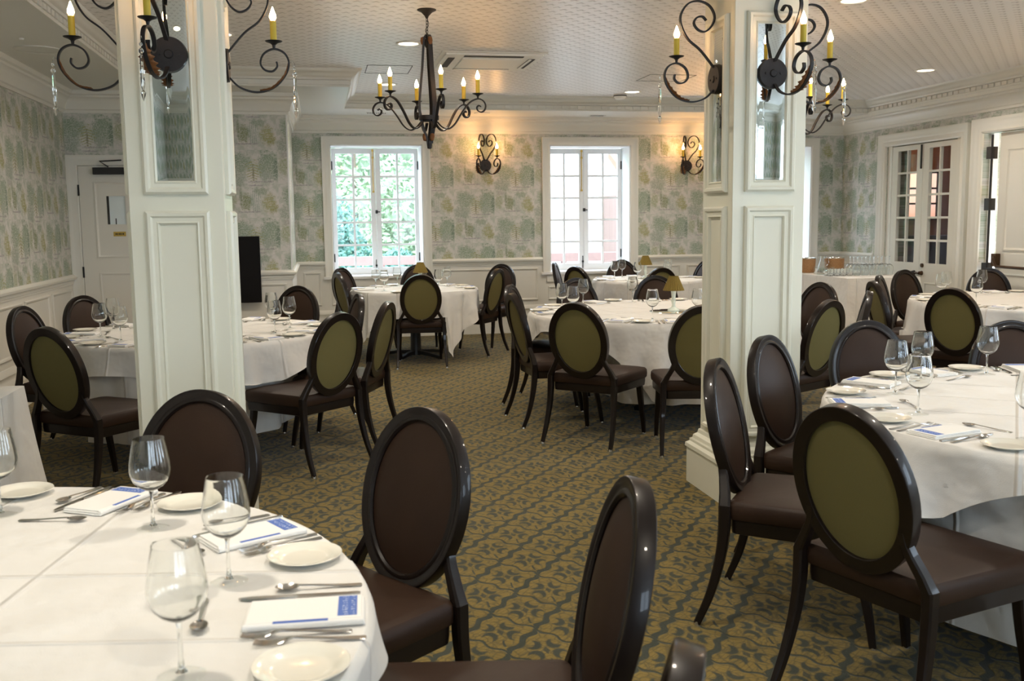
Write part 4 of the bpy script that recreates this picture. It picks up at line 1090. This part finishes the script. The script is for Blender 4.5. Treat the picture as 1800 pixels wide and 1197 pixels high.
def make_fork(k=1.0):
    m = MB(); flat_piece(m, HANDLE + [(.032, .008, .0072), (.042, .0115, .0045), (.050, .0122, .0028)], .0018)
    for i in range(4):
        x = -.0099 + i * .0066; v = []
        for y, z in ((.048, .0030), (.065, .0014), (.082, .0024), (.092, .0050)): v += [(x - .0018, y, z), (x + .0018, y, z), (x + .0014, y, z + .0016), (x - .0014, y, z + .0016)]
        m.add(v, [(a * 4 + j, a * 4 + (j + 1) % 4, (a + 1) * 4 + (j + 1) % 4, (a + 1) * 4 + j) for a in range(3) for j in range(4)] + [(12, 13, 14, 15)], 0, True)
    return tag(m.build('dinner_fork', 'steel'), 'x', 'fork', 'steel forks')
def make_knife():
    m = MB(); flat_piece(m, [(-.12, .0065, .0005), (-.115, .0085, .0005), (-.05, .0075, .0010), (.0, .0060, .0015), (.004, .0045, .0018), (.012, .0085, .001), (.06, .0095, .0008), (.095, .0085, .0008), (.112, .0045, .0008), (.118, .001, .0008)], .004)
    return tag(m.build('dinner_knife', 'steel'), 'x', 'knife', 'steel knives')
def make_spoon():
    m = MB(); flat_piece(m, HANDLE, .0018)
    m.lathe([(0, .0008), (.35, .0014), (.7, .0042), (1.0, .0085), (.94, .0088), (.66, .0056), (.3, .0030), (0, .0024)], 24, (0, .044, 0), sx=.0165, sy=.025)
    # lathe radii are fractions of the bowl's half axes
    return tag(m.build('spoon', 'steel'), 'x', 'spoon', 'steel spoons')
PROTO = {'glass': make_glass(), 'plate': make_plate(), 'napkin': make_napkin(), 'fork': make_fork(), 'knife': make_knife(), 'spoon': make_spoon()}
USED = set()
def put(kind, x, y, z, rz, label):
    o = PROTO[kind]
    if kind not in USED:
        USED.add(kind); o.location = (x, y, z); o.rotation_euler = (0, 0, rz); o['label'] = label; return o
    return copy_tree(o, (x, y, z), rz, label)
def setting(tk, deg, where, full=True, jit=0.0, rim=None):
    cx, cy, r = TB[tk][:3]; r = rim or r; a = R(deg); rg = random.Random(int(deg * 10) + len(tk))
    # sitter's frame: inward = -u, right hand = tangent
    u = Vector((cos(a), sin(a))); right = Vector((-sin(a), cos(a))) ; tn = TB[tk][6]
    rz = math.atan2(-u.y, -u.x) - pi / 2      # local +y points to the table centre
    def P(x, y):      # x to the sitter's right, y inward from the rim
        p = Vector((cx, cy)) + u * (r - y) + right * x; return p.x, p.y
    j = lambda s=.012: rg.uniform(-s, s); jr = lambda s=.07: rg.uniform(-s, s)
    end = ' ' + where + ', ' + tn
    x, y = P(j(), .135 + j()); put('napkin', x, y, ZT, rz + jr(.05), 'folded napkin' + end)
    x, y = P(-.238 + j(.008), .125 + j()); put('plate', x, y, ZT, rz, 'bread plate' + end)
    x, y = P(.20 + j(.02), .30 + j(.02)); put('glass', x, y, ZT, rg.random() * 6, 'wine glass' + end)
    x, y = P(-.093 + j(.003), .135 + j(.01)); put('fork', x, y, ZT, rz + jr(.012), 'inner fork' + end)
    if not full: return
    x, y = P(-.127 + j(.002), .125 + j(.01)); put('fork', x, y, ZT, rz + jr(.012), 'outer fork' + end)
    x, y = P(.090 + j(.006), .135 + j(.01)); put('knife', x, y, ZT, rz + jr(.05), 'dinner knife' + end)
    x, y = P(.125 + j(.006), .135 + j(.01)); put('spoon', x, y, ZT, rz + jr(.05), 'soup spoon' + end)
    x, y = P(j(), .315 + j()); put('spoon', x, y, ZT, rz + pi / 2 + jr(.3), 'crosswise dessert spoon' + end)
for d, w in ((-35, 'by the chair at the bottom edge'), (-3.4, 'before the edge-on aisle chair'), (29, 'before the tilted leather chair'), (63, 'before the chair across the column'), (94, 'between column and draped side table'), (123, 'next to the draped side table')): setting('front1', d, w)
for d, w in ((224, 'cut by the bottom edge'), (194.7, 'before the big olive-backed chair'), (161, 'before the slim side-on chair'), (129, 'before the chair at the column base'), (101, 'before the silvery-rimmed chair'), (72, 'before the chair cut by the edge')): setting('front2', d, w)
for d, w in ((244, 'before the olive-backed chair by the cloth'), (211, 'left of the olive-backed chair'), (179, 'before the chair against the side wall'), (137, 'before the chair at the service door'), (101, 'below the flat screen'), (66, 'before the chair under the screen corner'), (24, 'before the narrow leather-faced chair'), (340, 'before the narrow olive-backed chair'), (309, 'before the full oval aisle chair'), (277, 'behind the column shaft')): setting('behind', d, w)
for d, w in ((232, 'before the free-standing olive-backed chair'), (257, 'before the chair cut by the column'), (286, 'just past the column'), (318, 'before the edge-on chair'), (349, 'before the leather-faced hidden chair'), (181, 'before the narrow olive-backed chair'), (154, 'before the leather-faced chair in the aisle'), (110, 'before the brown-faced far chair'), (75, 'before the chair behind the lamp shade')): setting('lamp', d, w)
for d, w in ((1, 'on the aisle side'), (47, 'before the hidden chair'), (191, 'before the grey-backed chair'), (130, 'before the bluish chair'), (86, 'before the chair under the sill'), (271, 'before the square-on olive chair')): setting('win1', d, w, False)
for d, w in ((150, 'before the bluish narrow chair'), (208, 'before the olive-backed chair'), (92, 'before the chair against the sill'), (15, 'before the chair cut by the column'), (255, 'before the olive-topped chair')): setting('win2', d, w, False)
for d, w in ((178, 'before the narrow olive-backed chair'), (140, 'before the curved dark chair'), (110, 'before the chair at the double door'), (213, 'before the black-rimmed olive chair'), (77, 'below the black rod'), (245, 'on the near side')): setting('door', d, w)

# table lamps on round mirrors
def lamp(x, y, label, mlabel, k=1.0, r=.16):
    t = empty('mirror_tray', mlabel, 'mirror', (x, y, ZT), group='round table mirrors')
    m = MB(); m.lathe([(0, .005), (r - .008, .005), (r, .003), (r, 0), (0, 0)], 40); m.build('mirror_glass', 'mirror', t)
    t = empty('table_lamp', label, 'lamp', (x, y, ZT + .0052), group='little olive-shaded table lamps')
    m = MB(); m.lathe([(0, .0), (.045 * k, .0), (.048 * k, .006), (.040 * k, .018), (.018 * k, .030), (.012 * k, .05), (.016 * k, .07), (.022 * k, .085), (.015 * k, .10), (.018 * k, .13), (.022 * k, .165), (.012 * k, .178), (0, .18)], 20); m.build('base', 'crystal_base', t)
    m = MB(); n = 48; z0, z1 = .165 * k, .275 * k
    v = []
    for z, r_ in ((z0, .082 * k), (z1, .036 * k)):
        for i in range(n): q = r_ * (1 + (.035 if i % 2 else -.02)); v.append((q * cos(2 * pi * i / n), q * sin(2 * pi * i / n), z))
    m.add(v, [(i, (i + 1) % n, n + (i + 1) % n, n + i) for i in range(n)])
    s = m.build('lamp_shade', 'shade', t, fix=False)
    m = MB(); m.tube([(.083 * k * cos(2 * pi * i / 32), .083 * k * sin(2 * pi * i / 32), z0) for i in range(32)], .002, 6, True); m.build('shade_trim', 'shade', s); m = MB(); m.tube([(.037 * k * cos(2 * pi * i / 24), .037 * k * sin(2 * pi * i / 24), z1) for i in range(24)], .0018, 6, True); m.build('shade_trim', 'shade', s)
    m = MB(); m.cyl((0, 0, .17), (0, 0, .25 * k), .012, .010, 12); m.build('bulb_holder', 'china', t)
lamp(2.75, 7.42, 'olive-shaded little lamp standing in the middle of the lamp table', 'round mirror under the lamp of the lamp table', 1.0, .19)
lamp(3.94, 11.62, 'olive-shaded little lamp before the second window table', 'round mirror under the lamp of the second window table', 1.0)
lamp(1.10, 10.95, 'olive-shaded little lamp behind the square-on chair, first window table', 'round mirror under the lamp of the first window table', 1.0)
lamp(6.28, 7.30, 'olive-shaded little lamp at the photo edge, table by the panelled door', 'round mirror on the table by the panelled door', 1.0, .2)

# buffet: upturned glasses, tumblers, a clear box, two brown tubs and a carafe
BZ = .8005
i = 0
names = ['front row', 'second row', 'third row', 'back row']
for ry in range(3):
    for rx in range(5):
        g = copy_tree(PROTO['glass'], (6.20 + rx * .105 + ry * .015, 10.62 + ry * .105, BZ + .2236), 0, 'upturned wine glass in the %s on the buffet, place %s from the aisle' % (names[ry], ['first', 'second', 'third', 'fourth', 'last'][rx]), 'upturned wine glasses on the buffet')
        g.rotation_euler = (pi, 0, 0)
TUM = None
def tumbler(x, y, label):
    global TUM
    if TUM is None:
        m = MB(); m.lathe([(0, .006), (.026, .006), (.030, .014), (.034, .055), (.036, .085), (.0375, .085), (.0356, .04), (.032, .002), (0, 0)], 24)
        TUM = tag(m.build('water_tumbler', 'glass'), label, 'tumbler', 'water tumblers on the buffet'); TUM.location = (x, y, BZ + .0005); return
    copy_tree(TUM, (x, y, BZ + .0005), 0, label)
for ry in range(2):
    for rx in range(4): tumbler(5.855 + rx * .082 + ry * .02, 10.60 + ry * .12, 'small water tumbler, %s row on the buffet, %s' % (['near', 'far'][ry], ['first from the aisle', 'second from the aisle', 'third from the aisle', 'beside the upturned glasses'][rx]))
t = empty('clear_box', 'clear plastic box standing before the brown tubs on the buffet', 'box', (5.98, 10.98, BZ))
m = MB(); m.box(-.10, .10, -.07, .07, 0, .003)
for a in ((-.10, .10, -.07, -.067), (-.10, .10, .067, .07), (-.10, -.097, -.07, .07), (.097, .10, -.07, .07)): m.box(*a, 0, .085)
m.build('walls', 'bowl', t, fix=False); MB().box(-.103, .103, -.073, .073, .085, .092).build('lid', 'bowl', t, fix=False)
def tub(x, y, label):
    t = empty('serving_tub', label, 'tub', (x, y, BZ), group='brown tubs on the buffet')
    m = MB(); m.lathe([(0, .002), (.10, .002), (.112, .02), (.118, .17), (.110, .17), (.104, .02), (0, .012)], 28); m.build('body', 'tub', t)
    m = MB(); m.tube([(.114 * cos(2 * pi * i / 32), .114 * sin(2 * pi * i / 32), .176) for i in range(32)], .0075, 8, True); m.build('rim', 'steel', t)
tub(5.97, 11.42, 'brown woven tub with bright rim, beside the third window jamb'); tub(6.36, 11.42, 'brown woven tub with bright rim, beside the upturned glasses')
t = empty('water_carafe', 'bluish glass carafe between the two brown tubs', 'carafe', (6.165, 11.36, BZ))
m = MB(); m.lathe([(0, .003), (.062, .003), (.066, .012), (.05, .09), (.032, .15), (.030, .19), (.036, .205), (.033, .205), (.027, .19), (.029, .15), (.047, .09), (.062, .014), (0, .008)], 24); m.build('body', 'glass', t)
m = MB(); m.tube([(.034, 0, .19), (.075, 0, .175), (.082, 0, .12), (.052, 0, .085)], .006, 8); m.build('handle', 'glass', t)

# ------------------------------------------------------------------ wrought iron sconces and chandeliers
LOW = [(-.03, -.055), (-.075, -.098), (-.149, -.118), (-.225, -.097), (-.279, -.042), (-.298, .014), (-.279, .060), (-.233, .078), (-.187, .056), (-.170, .014), (-.187, -.016), (-.221, -.023), (-.244, -.002), (-.242, .021)]
UPP = [(-.02, .045), (-.031, .063), (-.103, .146), (-.172, .2015), (-.210, .271), (-.210, .327), (-.172, .379), (-.115, .393), (-.057, .372), (-.027, .320), (-.042, .271), (-.080, .240), (-.118, .250), (-.140, .281), (-.126, .309), (-.095, .316), (-.073, .297)]
def spline(pts, n=6):
    out = []; P = [Vector(p) for p in pts]
    for i in range(len(P) - 1):
        p0, p1, p2, p3 = P[max(i - 1, 0)], P[i], P[i + 1], P[min(i + 2, len(P) - 1)]
        for j in range(n):
            s = j / n; out.append(.5 * (2 * p1 + (p2 - p0) * s + (2 * p0 - 5 * p1 + 4 * p2 - p3) * s * s + (3 * p1 - p0 - 3 * p2 + p3) * s ** 3))
    out.append(P[-1]); return out
def strap(mb, pts, w=.009, t=.004):
    mb.sweep([Vector((a, 0, b)) for a, b in spline([Vector(p) for p in pts])], [(-w, -t), (w, -t), (w, t), (-w, t)], (0, 1, 0.0001)) if False else None
    P = spline([Vector((p[0], p[1])) for p in pts]); v = []; n = len(P)
    for i, p in enumerate(P):
        tg = (P[min(i + 1, n - 1)] - P[max(i - 1, 0)]).normalized(); nr = Vector((-tg.y, tg.x))
        for a, b in ((-w, -t), (w, -t), (w, t), (-w, t)): q = p + nr * b; v.append((q.x, a, q.y))
    f = [(i * 4 + j, i * 4 + (j + 1) % 4, (i + 1) * 4 + (j + 1) % 4, (i + 1) * 4 + j) for i in range(n - 1) for j in range(4)] + [(3, 2, 1, 0), tuple(range(4 * n - 4, 4 * n))]
    return mb.add(v, f)
def candle_parts(par, M, x, z, h=.094, glow=0.0):
    m = MB(); m.lathe([(0, -.028), (.006, -.026), (.008, -.012), (.018, -.004), (.036, .002), (.040, .006), (.034, .006), (.014, .003), (0, .003)], 18, (x, 0, z)); pan = m.xform(M).build('drip_pan', 'iron', par)
    m = MB(); m.lathe([(0, .003), (.0145, .003), (.0145, h), (.010, h + .002), (0, h + .002)], 16, (x, 0, z)); c = m.xform(M).build('candle', 'wax', par)
    m = MB(); m.lathe([(0, h + .001), (.009, h + .003), (.0155, h + .016), (.0145, h + .028), (.008, h + .046), (.0025, h + .062), (0, h + .066)], 14, (x, 0, z)); m.xform(M).build('flame_bulb', 'bulb', c)
    if not glow: return
    d = bpy.data.lights.new('candle_light', 'POINT'); d.energy = glow; d.color = (1, .50, .16); d.shadow_soft_size = .02
    o = bpy.data.objects.new('candle_light', d); COL.objects.link(o); o.parent = par; o.location = M @ Vector((x, 0, z + h + .075))
def leaf_mb():
    """acanthus leaf hugging the underside of the lower scroll"""
    P = spline([Vector(p) for p in ((-.165, -.122), (-.225, -.108), (-.284, -.050), (-.308, .014))], 8); m = MB(); v = []; n = len(P)
    for i, p in enumerate(P):
        tg = (P[min(i + 1, n - 1)] - P[max(i - 1, 0)]).normalized(); nr = Vector((tg.y, -tg.x)); q = i / (n - 1)
        w = .030 * sin(pi * min(1, q * 1.05 + .05)) ** .6 * (1 + .35 * (1 if i % 3 == 0 else -.4)); off = .007
        for a, b in ((-w, off + .008), (0, off), (w, off + .008)): r_ = p - nr * 0 + nr * b * -1 if False else p + nr * b; v.append((r_.x, a, r_.y))
    f = [(i * 3 + j, i * 3 + j + 1, i * 3 + j + 4, i * 3 + j + 3) for i in range(n - 1) for j in range(2)]
    m.add(v, f, 0, True); return m
def sconce(loc, ang, arms, label, drop=True, glow=1.1):
    """ang: heading of the wall's outward normal; arms: headings relative to it"""
    t = empty('wall_sconce', label, 'sconce', loc, R(ang) - pi, group='wrought iron candle sconces')
    # local -x is out of the wall
    m = MB(); m.cyl((0, 0, 0), (-.030, 0, 0), .078, .074, 32); m.cyl((-.030, 0, 0), (-.036, 0, 0), .020, .016, 14)
    for s in (-1, 1): m.cyl((-.030, s * .04, 0), (-.034, s * .04, 0), .006, n=10)
    m.build('back_plate', 'iron', t)
    for a in arms:
        M = Matrix.Rotation(R(a), 4, 'Z') @ Matrix.Identity(4)
        m = MB(); strap(m, LOW); strap(m, UPP); arm = m.xform(M).build('arm', 'iron', t)
        lm = leaf_mb().xform(M).build('leaf', 'rust', arm, fix=False); sol = lm.modifiers.new('thick', 'SOLIDIFY'); sol.thickness = .0015
        candle_parts(t, M, -.233, .108, .094, 0.0 if drop else glow)
        if drop:
            m = MB(); x = -.318; m.tube([(x + .012, 0, .016), (x + .004, 0, .026), (x - .004, 0, .014), (x - .004, 0, -.004)], .0018, 6)
            m.lathe([(0, .0), (.007, -.006), (.007, -.012), (.001, -.018), (.001, -.022), (.010, -.030), (.010, -.040), (.003, -.048), (.007, -.056), (.0095, -.17), (.004, -.19), (.011, -.20), (.007, -.215), (0, -.235)], 8, (x - .004, 0, 0), smooth=False)
            m.xform(M).build('crystal_drop', 'glass', t)
    return t
h = .0
sconce((-.403, 4.803, 2.216), 0, [0], 'iron candle sconce on the aisle side of the first column')
sconce((-.808, 4.803, 2.216), 180, [0], 'iron candle sconce on the wall side of the first column')
sconce((-.6055, 4.60, 2.226), -90, [-12], 'iron candle sconce on the camera face of the first column')
sconce((2.088, 4.99, 2.217), 180, [0], 'iron candle sconce on the aisle side of the mirrored column')
sconce((2.2865, 4.79, 2.219), -90, [14], 'iron candle sconce on the camera face of the mirrored column')
sconce((2.485, 4.99, 2.217), 0, [0], 'iron candle sconce on the far side of the mirrored column')
sconce((2.17, YB, 2.204), -90, [-31, 31], 'two-armed iron sconce on the wall between first and second window', False)
sconce((4.93, YB, 2.193), -90, [-31, 31], 'two-armed iron sconce on the wall past the second window', False)

sconce((XR, 7.25, 2.2), 180, [-31, 31], 'two-armed iron sconce on the wall between panelled door and side window', False, 1.6)

def chandelier(x, y, rot, label):
    t = empty('chandelier', label, 'chandelier', (x, y, ZC), rot, group='wrought iron chandeliers')
    m = MB(); m.lathe([(0, -.062), (.008, -.06), (.014, -.045), (.04, -.018), (.066, -.006), (.068, 0), (0, 0)], 28); m.build('canopy', 'iron', t)
    m = MB()
    for i in range(6):
        z = -.068 - i * .021; a = (i % 2) * pi / 2
        m.tube([(.008 * cos(q) * cos(a), .008 * cos(q) * sin(a), z + .015 * sin(q)) for q in [2 * pi * k / 12 for k in range(12)]], .0022, 6, True, up=(.3, .4, .8))
    m.build('chain', 'iron', t)
    m = MB(); m.tube(spline([Vector(p) for p in ((.0, 0, -.06), (.022, .005, -.09), (.012, .008, -.12), (-.016, .0, -.14), (.0, 0, -.185))], 6), .0022, 6); m.build('cord', 'black', t)
    for k in range(3):
        a = k * 2 * pi / 3 + .4; M = Matrix.Rotation(a, 4, 'Z'); m = MB()
        strap(m, [(.010, -.175), (.024, -.20), (.030, -.26), (.040, -.40), (.058, -.56), (.066, -.66), (.060, -.74), (.036, -.84), (.016, -.90), (.012, -.93)], .019, .007)
        m.xform(M).build('frame_strap', 'iron', t)
    m = MB(); m.lathe([(0, -.20), (.020, -.205), (.026, -.23), (.014, -.26), (0, -.27)], 14); m.lathe([(0, -.905), (.018, -.91), (.020, -.94), (.016, -.965), (0, -.97)], 12); m.build('finial', 'iron', t)
    m = MB(); m.lathe([(.058, -.735), (.072, -.735), (.072, -.765), (.058, -.765)], 28); m.lathe([(0, -.76), (.05, -.76), (.05, -.775), (0, -.78)], 20); m.build('hub_ring', 'iron', t)
    for k in range(3):
        a = k * 2 * pi / 3 + .4
        for (z, r_) in ((-.215, .030), (-.885, .030)):
            m = MB(); m.lathe([(0, .03), (.016, .022), (.020, 0), (.014, -.024), (0, -.03)], 10, (r_ * cos(a), r_ * sin(a), z)); m.build('rust_leaf', 'rust', t)
    for k in range(6):
        M = Matrix.Rotation(k * pi / 3, 4, 'Z'); m = MB()
        strap(m, [(.062, -.78), (.095, -.815), (.14, -.832), (.19, -.80), (.245, -.72), (.300, -.655), (.355, -.630), (.395, -.640), (.417, -.672), (.412, -.705), (.388, -.722), (.362, -.712), (.354, -.690), (.368, -.676), (.383, -.684)], .010, .0042)
        m.xform(M).build('arm', 'iron', t)
        candle_parts(t, M, .362, -.598, .10)
    return t
chandelier(.808, 7.183, R(37.5), 'six-candle iron chandelier hanging in the middle aisle before the cassette unit')
chandelier(3.72, 7.35, R(20), 'second iron chandelier mostly hidden behind the mirrored column')
